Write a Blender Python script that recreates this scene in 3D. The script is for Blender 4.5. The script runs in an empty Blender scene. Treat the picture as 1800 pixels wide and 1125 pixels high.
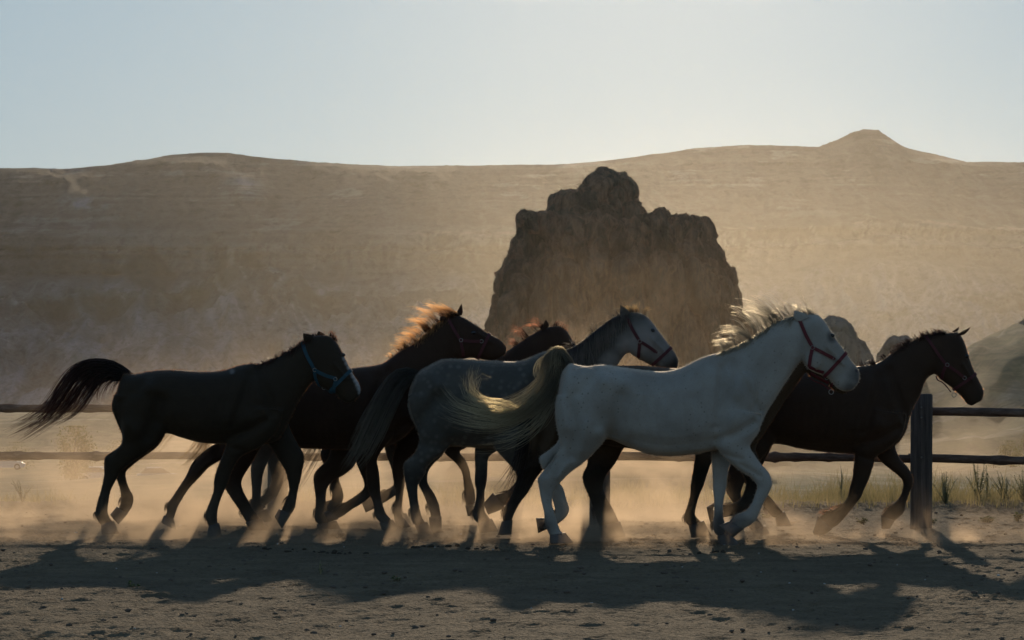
import bpy, bmesh, math, random
import numpy as np
from mathutils import Vector, Matrix
from mathutils.bvhtree import BVHTree

R = math.radians
scene = bpy.context.scene
COL = scene.collection
rng = np.random.default_rng(7)
random.seed(7)

# ------------------------------------------------------------------ camera, sky, sun, exposure
EYE = 1.46                      # camera height in metres
FOC = 6750.0                    # 135 mm lens: 6750 photo pixels across 1 radian (1800 px wide photo)
SKY_ROLL = 2.5
SUN_EL, SUN_AZ = 10.6, 2.3      # degrees; azimuth measured from straight ahead towards the right

cam_d = bpy.data.cameras.new("camera")
cam_d.lens = 135; cam_d.sensor_width = 36
cam_d.clip_start = 0.5; cam_d.clip_end = 8000
cam_d.dof.use_dof = True; cam_d.dof.focus_distance = 31.8; cam_d.dof.aperture_fstop = 18.0
cam = bpy.data.objects.new("camera", cam_d); COL.objects.link(cam)
cam.location = (0, 0, EYE)
cam.rotation_euler = (R(90) + math.atan(77.5 / FOC), 0, 0)
scene.camera = cam

world = bpy.data.worlds.new("World"); scene.world = world; world.use_nodes = True
wt = world.node_tree; wt.nodes.clear()
wo = wt.nodes.new("ShaderNodeOutputWorld"); wb = wt.nodes.new("ShaderNodeBackground")
sky = wt.nodes.new("ShaderNodeTexSky"); sky.sky_type = 'NISHITA'; sky.sun_disc = False
sky.sun_elevation = R(SUN_EL); sky.sun_rotation = R(SUN_AZ)
sky.altitude = 1000; sky.air_density = 0.9; sky.dust_density = 0.02; sky.ozone_density = 1.6
wb.inputs[1].default_value = 0.15
# the photograph's film response rolls bright sky off: c / (1 + k c), the same everywhere in the dome
k_ = wt.nodes.new("ShaderNodeVectorMath"); k_.operation = 'SCALE'; k_.inputs['Scale'].default_value = 0.10 * SKY_ROLL
a_ = wt.nodes.new("ShaderNodeVectorMath"); a_.operation = 'ADD'; a_.inputs[1].default_value = (1, 1, 1)
d_ = wt.nodes.new("ShaderNodeVectorMath"); d_.operation = 'DIVIDE'
wt.links.new(sky.outputs[0], k_.inputs[0]); wt.links.new(k_.outputs[0], a_.inputs[0])
wt.links.new(sky.outputs[0], d_.inputs[0]); wt.links.new(a_.outputs[0], d_.inputs[1])
t_ = wt.nodes.new('ShaderNodeVectorMath'); t_.operation = 'MULTIPLY'; t_.inputs[1].default_value = (0.88, 1.02, 1.15)   # cool grade of the whole dome
wt.links.new(d_.outputs[0], t_.inputs[0]); wt.links.new(t_.outputs[0], wb.inputs[0]); wt.links.new(wb.outputs[0], wo.inputs[0])

sun_d = bpy.data.lights.new("sun", 'SUN'); sun_d.energy = 2.2; sun_d.angle = R(0.53)
sun_d.color = (1.0, 0.79, 0.54)
sun = bpy.data.objects.new("sun", sun_d); COL.objects.link(sun)
to_sun = Vector((math.sin(R(SUN_AZ)) * math.cos(R(SUN_EL)), math.cos(R(SUN_AZ)) * math.cos(R(SUN_EL)), math.sin(R(SUN_EL))))
sun.rotation_euler = to_sun.to_track_quat('Z', 'Y').to_euler()
sun.location = (10, 60, 30)

scene.view_settings.view_transform = 'Standard'; scene.view_settings.look = 'None'
scene.view_settings.exposure = 0.2; scene.view_settings.gamma = 1.0
scene.view_settings.use_curve_mapping = False
scene.render.engine = 'CYCLES'
cy = scene.cycles
cy.use_denoising = True; cy.denoising_input_passes = 'RGB_ALBEDO_NORMAL'; cy.denoising_prefilter = 'ACCURATE'
cy.max_bounces = 5; cy.diffuse_bounces = 2; cy.volume_bounces = 0; cy.transparent_max_bounces = 12
cy.volume_step_rate = 1.0; cy.volume_max_steps = 256
cy.sample_clamp_indirect = 6.0

# ------------------------------------------------------------------ helpers
def W(px, py, d):
    """metres at distance d for a point measured on the photograph"""
    return np.array([(px - 900.0) * d / FOC, EYE - (py - 640.0) * d / FOC])

def _hash(ix, iy, iz, s):
    h = (ix * 374761393 + iy * 668265263 + iz * 2147483647 + s * 974711) & 0xffffffff
    h = ((h ^ (h >> 13)) * 1274126177) & 0xffffffff
    h = ((h ^ (h >> 16)) * 2246822519) & 0xffffffff
    return ((h ^ (h >> 15)) & 0xffff) / 65535.0

def vnoise(x, y, z=None, s=0):
    x = np.asarray(x, float); y = np.asarray(y, float)
    z = np.zeros_like(x) if z is None else np.asarray(z, float)
    x0 = np.floor(x); y0 = np.floor(y); z0 = np.floor(z)
    fx, fy, fz = x - x0, y - y0, z - z0
    fx = fx * fx * fx * (fx * (fx * 6 - 15) + 10); fy = fy * fy * fy * (fy * (fy * 6 - 15) + 10); fz = fz * fz * (3 - 2 * fz)
    x0 = x0.astype(np.int64); y0 = y0.astype(np.int64); z0 = z0.astype(np.int64)
    r = 0
    for dz in (0, 1):
        wz = fz if dz else 1 - fz
        for dy in (0, 1):
            wy = fy if dy else 1 - fy
            for dx in (0, 1):
                wx = fx if dx else 1 - fx
                r = r + wx * wy * wz * _hash(x0 + dx, y0 + dy, z0 + dz, s)
    return r * 2 - 1

def fbm(x, y, z=None, o=5, s=0, g=0.5, ridge=False):
    a, f, t, n = 1.0, 1.0, 0.0, 0.0
    for i in range(o):
        v = vnoise(x * f, y * f, None if z is None else z * f, s + i * 17)
        if ridge: v = 1 - 2 * np.abs(v)
        t = t + a * v; n += a; a *= g; f *= 2.03
    return t / n

def mesh_from(name, V, F, smooth=True):
    me = bpy.data.meshes.new(name)
    me.from_pydata([tuple(v) for v in V] if not isinstance(V, list) else V, [], F)
    me.update()
    if smooth: me.shade_smooth()
    return me

def quads_mesh(name, V, Q, smooth=True):
    """fast mesh from numpy vertices and quad (or triangle) indices"""
    V = np.asarray(V, np.float32); Q = np.asarray(Q, np.int32)
    me = bpy.data.meshes.new(name); k = Q.shape[1]
    me.vertices.add(len(V)); me.vertices.foreach_set("co", V.ravel())
    me.loops.add(Q.size); me.loops.foreach_set("vertex_index", Q.ravel())
    me.polygons.add(len(Q))
    me.polygons.foreach_set("loop_start", np.arange(0, Q.size, k, dtype=np.int32))
    me.polygons.foreach_set("loop_total", np.full(len(Q), k, np.int32))
    me.update(calc_edges=True); me.validate()
    if smooth: me.shade_smooth()
    return me

def link(name, me, mat=None, parent=None, loc=None):
    o = bpy.data.objects.new(name, me); COL.objects.link(o)
    if mat is not None:
        me.materials.clear(); me.materials.append(mat)
    if parent is not None: o.parent = parent
    if loc is not None: o.location = loc
    return o

def thing(name, label, cat, loc=(0, 0, 0), group=None):
    o = bpy.data.objects.new(name, None); COL.objects.link(o)
    o.empty_display_size = 0.2; o.location = loc
    o['label'] = label; o['category'] = cat
    if group: o['group'] = group
    return o

def tag(o, label, cat, group=None):
    o['label'] = label; o['category'] = cat
    if group: o['group'] = group
    return o

def grid_quads(nr, nc, wrap=False):
    r = np.arange(nr - 1)[:, None]; c = np.arange(nc if wrap else nc - 1)[None, :]
    a = r * nc + c; b = r * nc + (c + 1) % nc
    return np.stack([a, b, b + nc, a + nc], -1).reshape(-1, 4)

# ------------------------------------------------------------------ node materials
class NT:
    def __init__(s, name):
        s.m = bpy.data.materials.new(name); s.m.use_nodes = True
        s.t = s.m.node_tree; s.t.nodes.clear()
        s.out = s.n("ShaderNodeOutputMaterial")
    def n(s, typ, **kw):
        nd = s.t.nodes.new(typ)
        for k, v in kw.items(): setattr(nd, k, v)
        return nd
    def l(s, a, b): s.t.links.new(a, b)
    def val(s, sock, v):
        if hasattr(v, 'is_output') or isinstance(v, bpy.types.NodeSocket): s.l(v, sock)
        else: sock.default_value = v
    def coord(s, kind='Object', scale=(1, 1, 1)):
        tc = s.n("ShaderNodeTexCoord"); mp = s.n("ShaderNodeMapping")
        mp.inputs['Scale'].default_value = scale
        s.l(tc.outputs[kind], mp.inputs[0]); return mp.outputs[0]
    def noise(s, vec, scale, detail=6, rough=0.55, dist=0.0):
        nd = s.n("ShaderNodeTexNoise"); nd.inputs['Scale'].default_value = scale
        nd.inputs['Detail'].default_value = detail; nd.inputs['Roughness'].default_value = rough
        nd.inputs['Distortion'].default_value = dist
        s.l(vec, nd.inputs['Vector']); return nd.outputs['Fac']
    def voro(s, vec, scale, feature='F1', rand=1.0):
        nd = s.n("ShaderNodeTexVoronoi"); nd.feature = feature; nd.inputs['Scale'].default_value = scale
        nd.inputs['Randomness'].default_value = rand
        s.l(vec, nd.inputs['Vector']); return nd.outputs['Distance']
    def ramp(s, fac, stops, interp='LINEAR'):
        r = s.n("ShaderNodeValToRGB"); r.color_ramp.interpolation = interp
        e = r.color_ramp.elements
        while len(e) < len(stops): e.new(0.5)
        for i, (p, c) in enumerate(stops):
            e[i].position = p
            e[i].color = (c, c, c, 1) if not isinstance(c, tuple) else (*c, 1)
        s.l(fac, r.inputs[0]); return r.outputs[0]
    def mix(s, fac, a, b, mode='MIX'):
        m = s.n("ShaderNodeMix"); m.data_type = 'RGBA'; m.blend_type = mode
        s.val(m.inputs[0], fac)
        for i, v in ((6, a), (7, b)):
            s.val(m.inputs[i], (*v, 1) if isinstance(v, tuple) and len(v) == 3 else v)
        return m.outputs[2]
    def math(s, op, a, b=0.0, clamp=False):
        m = s.n("ShaderNodeMath"); m.operation = op; m.use_clamp = clamp
        s.val(m.inputs[0], a); s.val(m.inputs[1], b); return m.outputs[0]
    def attr(s, name):
        a = s.n("ShaderNodeAttribute"); a.attribute_name = name; return a.outputs['Fac']
    def bump(s, h, strength, dist):
        b = s.n("ShaderNodeBump"); b.inputs['Strength'].default_value = strength; b.inputs['Distance'].default_value = dist
        s.l(h, b.inputs['Height']); return b.outputs[0]
    def pbr(s, color, rough=0.8, normal=None, spec=0.3, **kw):
        p = s.n("ShaderNodeBsdfPrincipled")
        s.val(p.inputs['Base Color'], (*color, 1) if isinstance(color, tuple) else color)
        s.val(p.inputs['Roughness'], rough); p.inputs['Specular IOR Level'].default_value = spec
        if normal is not None: s.l(normal, p.inputs['Normal'])
        for k, v in kw.items(): s.val(p.inputs[k.replace('_', ' ')], v)
        return p
    def done(s, shader, vol=False):
        s.l(shader.outputs[0], s.out.inputs['Volume' if vol else 'Surface']); return s.m
# ---- shape builders
def crm(P, sub):
    """Catmull-Rom through rows of P"""
    P = np.asarray(P, float)
    Q = np.vstack([2 * P[0] - P[1], P, 2 * P[-1] - P[-2]])
    out = []
    for i in range(1, len(Q) - 2):
        for k in range(sub):
            t = k / sub
            a, b, c, d = Q[i - 1], Q[i], Q[i + 1], Q[i + 2]
            out.append(0.5 * (2 * b + (c - a) * t + (2 * a - 5 * b + 4 * c - d) * t * t + (3 * b - a - 3 * c + d) * t ** 3))
    out.append(P[-1])
    return np.array(out)

def loft(sec, n=28, sub=4, e=2.0):
    """sec rows: x1 z1 x2 z2 half_width y_centre (metres); closed tube with rounded superellipse sections"""
    S = crm(sec, sub)
    th = np.linspace(0, 2 * np.pi, n, endpoint=False)
    ca, sa = np.cos(th), np.sin(th)
    ca = np.sign(ca) * np.abs(ca) ** (2 / e); sa = np.sign(sa) * np.abs(sa) ** (2 / e)
    rings = []
    for x1, z1, x2, z2, w, yc in S:
        cx, cz = (x1 + x2) / 2, (z1 + z2) / 2
        hx, hz = (x1 - x2) / 2, (z1 - z2) / 2
        rings.append(np.stack([cx + hx * ca, yc + max(w, .004) * sa, cz + hz * ca], -1))
    V = np.concatenate(rings); m = len(S)
    Q = grid_quads(m, n, True).tolist()
    V = np.vstack([V, rings[0].mean(0), rings[-1].mean(0)])
    a, b = m * n, m * n + 1
    for i in range(n):
        j = (i + 1) % n
        Q.append([a, j, i]); Q.append([b, (m - 1) * n + i, (m - 1) * n + j])
    return V, Q

def join(parts):
    V, F, k = [], [], 0
    for v, f in parts:
        V.append(np.asarray(v, float)); F += [[i + k for i in q] for q in f]; k += len(v)
    return np.vstack(V), F

def remesh(V, F, voxel, smooth_it=5):
    me = mesh_from('tmp', V, F, False)
    o = bpy.data.objects.new('tmp', me); COL.objects.link(o)
    md = o.modifiers.new('r', 'REMESH'); md.mode = 'VOXEL'; md.voxel_size = voxel; md.adaptivity = 0
    dg = bpy.context.evaluated_depsgraph_get()
    nm = bpy.data.meshes.new_from_object(o.evaluated_get(dg))
    bpy.data.objects.remove(o); bpy.data.meshes.remove(me)
    n = len(nm.vertices); co = np.empty(n * 3, np.float32); nm.vertices.foreach_get('co', co); co = co.reshape(-1, 3).astype(float)
    ed = np.empty(len(nm.edges) * 2, np.int32); nm.edges.foreach_get('vertices', ed); ed = ed.reshape(-1, 2)
    deg = np.zeros(n); np.add.at(deg, ed[:, 0], 1); np.add.at(deg, ed[:, 1], 1)
    deg = np.maximum(deg, 1)
    def lap(c):
        s = np.zeros_like(c)
        for k in range(3):
            s[:, k] = np.bincount(ed[:, 0], c[ed[:, 1], k], n) + np.bincount(ed[:, 1], c[ed[:, 0], k], n)
        return s / deg[:, None] - c
    for _ in range(smooth_it):
        co = co + 0.5 * lap(co); co = co - 0.52 * lap(co)
        co = co + 0.5 * lap(co); co = co - 0.50 * lap(co)
    nm.vertices.foreach_set('co', co.astype(np.float32).ravel()); nm.update(); nm.shade_smooth()
    return nm, co

def set_attr(me, name, arr):
    a = me.attributes.get(name) or me.attributes.new(name, 'FLOAT', 'POINT')
    a.data.foreach_set('value', np.asarray(arr, np.float32))

def strands(clumps, P, seg=8, side=3):
    """clumps: dict(g=[(px,py,depth)...] guide, n, r0, r1 root/tip spread in px, ln=(a,b) length share, w mm, wob)"""
    VV, QQ, U, RN = [], [], [], []; k = 0
    for c in clumps:
        g = np.array([[*P(p[0], p[1]), (p[2] if len(p) > 2 else 0.0)] for p in c['g']])
        G = crm(g, 6); seglen = np.r_[0, np.cumsum(np.linalg.norm(np.diff(G, axis=0), axis=1))]
        L = seglen[-1]; m = c.get('seg', seg)
        r0, r1 = c.get('r0', 3) * P.k, c.get('r1', 10) * P.k
        for _ in range(c['n']):
            l0, l1 = c.get('ln', (0.6, 1.0)); s0 = c.get('s0', (0, 0))
            a = rng.uniform(*s0) * L; b = a + (L - a) * rng.uniform(l0, l1)
            u = np.linspace(a, b, m + 1)
            pts = np.stack([np.interp(u, seglen, G[:, j]) for j in range(3)], -1)
            uu = u / L; off = rng.normal(0, 1, 3); off /= max(1.0, np.linalg.norm(off) / 1.4)
            spread = (r0 + (r1 - r0) * uu ** c.get('pw', 1.3))[:, None]
            dep = c.get('dep', 1.0)
            wob = c.get('wob', 0.12)
            ph = rng.uniform(0, 6.28, 3); fr = rng.uniform(3, 7)
            wv = np.stack([np.sin(fr * uu + ph[i]) - np.sin(ph[i]) for i in range(3)], -1) * wob * spread
            pts = pts + off * np.array([1, 1, dep]) * spread + wv * np.array([1, 1, dep])
            if 'fly' in c: pts = pts + np.array([*(np.array(c['fly']) * P.k * np.array([1, -1])), 0]) * (uu ** 2)[:, None] * rng.normal(.5, .7)
            w = c.get('w', 3.0) / 1000 * rng.uniform(.6, 1.3)
            t = np.linspace(0, 1, m + 1); rad = w * (1 - 0.82 * t ** 1.5)
            d = np.gradient(pts, axis=0); d /= np.linalg.norm(d, axis=1)[:, None] + 1e-9
            n1 = np.cross(d, np.array([0, 0, 1.0]) + 0.2); n1 /= np.linalg.norm(n1, axis=1)[:, None] + 1e-9
            n2 = np.cross(d, n1)
            a0 = rng.uniform(0, 6.28)
            ring = np.stack([pts + rad[:, None] * (np.cos(a0 + q * 2 * np.pi / side) * n1 + np.sin(a0 + q * 2 * np.pi / side) * n2) for q in range(side)], 1)
            VV.append(ring.reshape(-1, 3)); QQ.append(grid_quads(m + 1, side, True) + k); k += (m + 1) * side
            U.append(np.repeat(np.clip(uu, 0, 1), side)); RN.append(np.full((m + 1) * side, rng.uniform()))
    V = np.concatenate(VV); V = V[:, [0, 2, 1]]            # (x, z, depth) -> (x, y, z)
    return V, np.concatenate(QQ), np.concatenate(U), np.concatenate(RN)

def tube(pts, rad, n=6):
    pts = np.asarray(pts, float); d = np.gradient(pts, axis=0); d /= np.linalg.norm(d, axis=1)[:, None] + 1e-9
    up = np.array([0.13, 0.31, 0.94]); n1 = np.cross(d, up); n1 /= np.linalg.norm(n1, axis=1)[:, None] + 1e-9
    n2 = np.cross(d, n1); rad = np.broadcast_to(np.asarray(rad, float), len(pts))
    V = np.stack([pts + rad[:, None] * (np.cos(a) * n1 + np.sin(a) * n2) for a in np.linspace(0, 2 * np.pi, n, endpoint=False)], 1).reshape(-1, 3)
    Q = grid_quads(len(pts), n, True).tolist()
    Q.append(list(range(n))[::-1]); Q.append([(len(pts) - 1) * n + i for i in range(n)])
    return V, Q

def torus(c, r, t, axis='y', nu=18, nv=6):
    u = np.linspace(0, 2 * np.pi, nu, endpoint=False); v = np.linspace(0, 2 * np.pi, nv, endpoint=False)
    uu, vv = np.meshgrid(u, v, indexing='ij')
    a = (r + t * np.cos(vv)) * np.cos(uu); b = (r + t * np.cos(vv)) * np.sin(uu); h = t * np.sin(vv)
    V = np.stack([a, h, b], -1).reshape(-1, 3) + np.asarray(c)
    r_, c_ = np.meshgrid(np.arange(nu), np.arange(nv), indexing='ij')
    idx = lambda i, j: (i % nu) * nv + (j % nv)
    Q = np.stack([idx(r_, c_), idx(r_ + 1, c_), idx(r_ + 1, c_ + 1), idx(r_, c_ + 1)], -1).reshape(-1, 4).tolist()
    return V, Q

# ------------------------------------------------------------------ materials
def coat(name, base, dark, light, kind='plain', rough=0.55, sheen=0.08, sheen_col=(1, .72, .5), spec=0.12):
    """horse coat: base colour, 'dark' (points, muzzle) and 'light' (blaze) from the coat pattern attributes"""
    t = NT(name); v = t.coord('Object')
    big = t.noise(v, 3.5, 5, 0.6)
    c = t.mix(t.ramp(big, [(0.35, 0.0), (0.7, 1.0)]), base, tuple(x * 0.72 for x in base))
    if kind == 'flea':                                   # flea-bitten grey: fine dark flecks
        f1 = t.ramp(t.voro(v, 22, rand=1), [(0.09, 1.0), (0.19, 0.0)])
        f2 = t.ramp(t.noise(v, 2.6, 3), [(0.36, 0.1), (0.58, 1.0)])
        c = t.mix(t.math('MULTIPLY', t.math('MULTIPLY', f1, f2), 0.62), c, (0.10, 0.085, 0.075))
        f3 = t.ramp(t.voro(t.coord('Object', (1, 1, 1.6)), 58, rand=1), [(0.12, 1.0), (0.2, 0.0)])
        c = t.mix(t.math('MULTIPLY', f3, 0.55), c, (0.16, 0.14, 0.12))
        dirt = t.ramp(t.noise(t.coord('Object', (1, 1, 1)), 1.7, 6, 0.65), [(0.45, 0.0), (0.75, 1.0)])
        c = t.mix(t.math('MULTIPLY', dirt, 0.6), c, (0.27, 0.215, 0.155))
    if kind == 'dapple':
        d1 = t.ramp(t.voro(t.coord('Object', (1, .6, 1)), 17, rand=.9), [(0.18, 1.0), (0.46, 0.0)])
        d2 = t.ramp(t.noise(v, 1.8, 3), [(0.35, 0.15), (0.65, 1.0)])
        c = t.mix(t.math('MULTIPLY', t.math('MULTIPLY', d1, d2), 0.62), c, tuple(min(1, x * 1.9) for x in base))
    c = t.mix(t.attr('dark'), c, dark)
    c = t.mix(t.attr('light'), c, light)
    hair = t.noise(t.coord('Object', (30, 60, 110)), 3.0, 4, 0.6)
    c = t.mix(t.math('MULTIPLY', hair, 0.35), c, t.mix(1.0, c, (0.55, 0.5, 0.45), 'MULTIPLY'))
    n = t.bump(hair, 0.6, 0.008)
    n2 = t.n("ShaderNodeBump"); n2.inputs['Strength'].default_value = 0.25; n2.inputs['Distance'].default_value = 0.03
    t.l(t.noise(v, 9, 3), n2.inputs['Height']); t.l(n, n2.inputs['Normal'])
    p = t.pbr(c, rough, n2.outputs[0], spec)
    p.inputs['Sheen Weight'].default_value = sheen; p.inputs['Sheen Roughness'].default_value = 0.35
    p.inputs['Sheen Tint'].default_value = (*sheen_col, 1)
    return t.done(p)

def hair_mat(name, col, tip, trans=0.6, thin=0.22, rough=0.4, fwd=0.5):
    """hair wisps: reflecting, letting light through from behind, and loose enough to see through a little"""
    t = NT(name)
    c = t.mix(t.ramp(t.attr('u'), [(.12, 0), (.75, 1)]), col, tip)
    c = t.mix(t.math('MULTIPLY', t.attr('rnd'), 0.5), c, t.mix(1.0, c, (0.5, 0.47, 0.45), 'MULTIPLY'))
    p = t.pbr(c, rough, None, 0.4)
    tr = t.n("ShaderNodeBsdfTranslucent"); t.l(c, tr.inputs[0])
    fw = t.n("ShaderNodeBsdfRefraction"); t.l(c, fw.inputs['Color']); fw.inputs['Roughness'].default_value = 0.50; fw.inputs['IOR'].default_value = 1.08   # hair scatters forward
    m0 = t.n("ShaderNodeMixShader"); m0.inputs[0].default_value = fwd
    t.l(tr.outputs[0], m0.inputs[1]); t.l(fw.outputs[0], m0.inputs[2])
    mx = t.n("ShaderNodeMixShader"); mx.inputs[0].default_value = trans
    t.l(p.outputs[0], mx.inputs[1]); t.l(m0.outputs[0], mx.inputs[2])
    tp = t.n("ShaderNodeBsdfTransparent"); m2 = t.n("ShaderNodeMixShader"); m2.inputs[0].default_value = thin
    t.l(mx.outputs[0], m2.inputs[1]); t.l(tp.outputs[0], m2.inputs[2])
    return t.done(m2)

def plain(name, col, rough=0.6, metal=0.0, spec=0.4, var=0.25, scale=40):
    t = NT(name); v = t.coord('Object')
    c = t.mix(t.noise(v, scale, 5), col, tuple(x * (1 - var) for x in col))
    p = t.pbr(c, rough, t.bump(t.noise(v, scale * 2, 4), 0.3, 0.004), spec)
    p.inputs['Metallic'].default_value = metal
    return t.done(p)

M = {}
M['eye'] = plain('eye_dark', (0.008, 0.006, 0.005), 0.08, spec=0.6, var=0)
M['hoof'] = plain('hoof_horn', (0.035, 0.030, 0.026), 0.6, scale=60)
M['hoof_pale'] = plain('hoof_horn_pale', (0.12, 0.10, 0.085), 0.6, scale=60)
M['red'] = plain('halter_red_webbing', (0.135, 0.018, 0.022), 0.75, scale=150)
M['darkred'] = plain('halter_wine_webbing', (0.085, 0.017, 0.020), 0.75, scale=150)
M['blue'] = plain('halter_blue_webbing', (0.018, 0.065, 0.090), 0.75, scale=150)
M['metal'] = plain('halter_metal', (0.30, 0.28, 0.25), 0.4, metal=1.0, var=0.1)
# ------------------------------------------------------------------ ground sheet: paddock, bank, valley floor
def terrain_z(X, Y):
    prof = np.interp(Y, [0, 37.5, 41, 46, 70, 110, 200, 330, 450, 700, 1250, 2050, 2300], [0, 0, -.04, -.22, -1.1, -2.6, -5.6, -9.4, -10.4, -11.6, -14.5, -24.0, -24])
    z = prof + 0.07 * np.exp(-((Y - 39.0) / 1.4) ** 2)
    far = np.clip((Y - 44) / 60, 0, 1)
    z = z + far * (1.1 * fbm(X / 38, Y / 60, None, 4, 3) + np.clip((Y - 150) / 300, 0, 1) * 2.0 * fbm(X / 90, Y / 120, None, 4, 9))
    # hillside on the right, low knoll on the left, talus round the big rock
    z = z + 15.5 * np.exp(-((np.where(X < 64, (X - 64) / 25, (X - 64) / 20)) ** 2 + ((Y - 440) / 60) ** 2)) + 2.2 * np.exp(-(((X - 52) / 14) ** 2 + ((Y - 330) / 80) ** 2))
    z = z + np.clip(X - 18, 0, 30) / 30 * np.exp(-((Y - 400) / 130) ** 2) * (2.2 * fbm(X / 9, Y / 34, None, 4, 19, .6, True) + .5 * fbm(X / 2.5, Y / 8, None, 3, 29))
    z = z + 5.0 * np.exp(-(((X + 60) / 26) ** 2 + ((Y - 640) / 90) ** 2))
    z = z + 5.0 * np.exp(-(((X - 8.5) / 15) ** 4 + ((Y - 303) / 22) ** 4)) + 2.0 * np.exp(-(((X - 8.5) / 30) ** 2 + ((Y - 310) / 60) ** 2))
    return z

def near_relief(X, Y):
    z = 0.016 * fbm(X * .9, Y * .9, None, 3, 21) + 0.010 * fbm(X * 3.1, Y * 3.1, None, 4, 31) + 0.012 * fbm(X * 9, Y * 9, None, 4, 36, .7) + 0.008 * np.maximum(0, fbm(X * 11, Y * 11, None, 3, 41)) 
    z = z + .012 * fbm(X * 20, Y * 14, None, 3, 52, .7, True) * np.clip(.5 + .9 * vnoise(X * .7, Y * .5, None, 53), 0, 1)
    return z

def pits(X, Y, n=900):
    """hoof prints and kicked-up clods: small bowls with a raised rim"""
    z = np.zeros_like(X); x0, x1 = X[0, 0], X[0, -1]; ys = Y[:, 0]
    dx = (x1 - x0) / (X.shape[1] - 1)
    for _ in range(n):
        cx = rng.uniform(x0, x1); cyy = rng.uniform(19.5, 36.5); r = rng.uniform(.035, .075); dep = rng.uniform(.004, .013)
        j0, j1 = np.searchsorted(ys, [cyy - 3 * r, cyy + 3 * r]); i0 = max(0, int((cx - 3 * r - x0) / dx)); i1 = min(X.shape[1], int((cx + 3 * r - x0) / dx) + 2)
        q = np.hypot(X[j0:j1, i0:i1] - cx, (Y[j0:j1, i0:i1] - cyy)) / r
        z[j0:j1, i0:i1] += dep * (-np.exp(-q * q * 1.2) + 0.75 * np.exp(-((q - 1.35) / .4) ** 2))
    return z

t = NT('dry_earth'); v = t.coord('Object')
big = t.noise(t.coord('Object', (.25, .16, .2)), 1.0, 6, .6)
mid = t.noise(v, 2.2, 8, .62); fine = t.noise(v, 26, 6, .65); grit = t.voro(v, 46)
col = t.mix(t.ramp(mid, [(.35, 0), (.68, 1)]), (0.170, 0.122, 0.070), (0.270, 0.198, 0.118))
col = t.mix(t.math('MULTIPLY', t.ramp(big, [(.4, 0), (.65, 1)]), .5), col, (0.140, 0.102, 0.066))
col = t.mix(t.math('MULTIPLY', t.ramp(fine, [(.5, 0), (.72, 1)]), .55), col, (0.052, 0.039, 0.027))
col = t.mix(t.math('MULTIPLY', t.ramp(grit, [(.06, 1), (.14, 0)]), .5), col, (0.30, 0.26, 0.22))
geo = t.n("ShaderNodeNewGeometry"); sx = t.n("ShaderNodeSeparateXYZ"); t.l(geo.outputs['Position'], sx.inputs[0])
farm = t.ramp(t.math('DIVIDE', sx.outputs['Y'], 1000.0), [(.0385, 0), (.046, 1)])
fieldn = t.noise(t.coord('Object', (.02, .055, .05)), 1.0, 7, .6, .6)
grassn = t.noise(t.coord('Object', (.9, .9, .9)), 1.0, 7, .7)
fc = t.ramp(fieldn, [(.30, (0.20, 0.18, 0.085)), (.45, (0.36, 0.285, 0.16)), (.56, (0.27, 0.24, 0.12)), (.62, (0.50, 0.41, 0.28)), (.75, (0.32, 0.265, 0.15))])
fc = t.mix(t.math('MULTIPLY', t.ramp(grassn, [(.4, 0), (.7, 1)]), .45), fc, (0.13, 0.125, 0.055))
slope = t.noise(t.coord('Object', (.22, .05, .9)), 1.0, 6, .65, .8)
fc = t.mix(t.math('MULTIPLY', t.ramp(slope, [(.42, 0), (.56, 1)]), .55), fc, (0.105, 0.098, 0.058))
fc = t.mix(t.math('MULTIPLY', t.ramp(slope, [(.60, 0), (.68, 1)]), .5), fc, (0.40, 0.33, 0.21))
col = t.mix(farm, col, fc)
h = t.math('ADD', t.math('MULTIPLY', mid, .5), t.math('ADD', t.math('MULTIPLY', fine, .35), t.math('MULTIPLY', grit, .25)))
M['earth'] = t.done(t.pbr(col, 0.95, t.bump(h, 1.0, 0.075), 0.10))

ny = np.concatenate([np.arange(15, 19.5, .09), np.arange(19.5, 38.5, 0.036), np.arange(38.5, 47, .12)])
nx = np.concatenate([np.linspace(-16, -6.2, 50)[:-1], np.arange(-6.2, 6.2, 0.031), np.linspace(6.2, 16, 50)[1:]])
X, Y = np.meshgrid(nx, ny)
edge = np.clip((46.5 - Y) / 4, 0, 1) * np.clip((16 - np.abs(X)) / 3, 0, 1)
# hoof prints only on the evenly spaced middle of the sheet
Z = terrain_z(X, Y); Z = Z + edge * (near_relief(X, Y) * (1 + .8 * np.clip((Y - 36.5) / 2, 0, 1)))
mi = (nx >= -6.2) & (nx < 6.2); Z[:, mi] += pits(X[:, mi], Y[:, mi], 1500) * edge[:, mi]
GX, GY, GZ = nx, ny, Z
gm = quads_mesh('paddock', np.stack([X, Y, Z], -1).reshape(-1, 3), grid_quads(*X.shape))
o = link('paddock_ground', gm, M['earth']); o['kind'] = 'structure'

fy = np.concatenate([[-30, -10, 4, 10, 14.5], [15.01], np.linspace(15.5, 46.6, 24), np.geomspace(47.2, 2150, 200)]); fx = np.concatenate([-np.geomspace(900, 130, 26), np.linspace(-128, -16.1, 112), np.linspace(-15.9, 15.9, 40), np.linspace(16.1, 128, 112), np.geomspace(130, 900, 26)])
X, Y = np.meshgrid(fx, fy); Z = terrain_z(X, Y)
inside = (np.abs(X) < 15.95) & (Y > 15.3) & (Y < 46.7); Z[inside] -= 0.6
gm = quads_mesh('valley', np.stack([X, Y, Z], -1).reshape(-1, 3), grid_quads(*X.shape))
o = link('valley_ground', gm, M['earth']); o['kind'] = 'structure'

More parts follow.
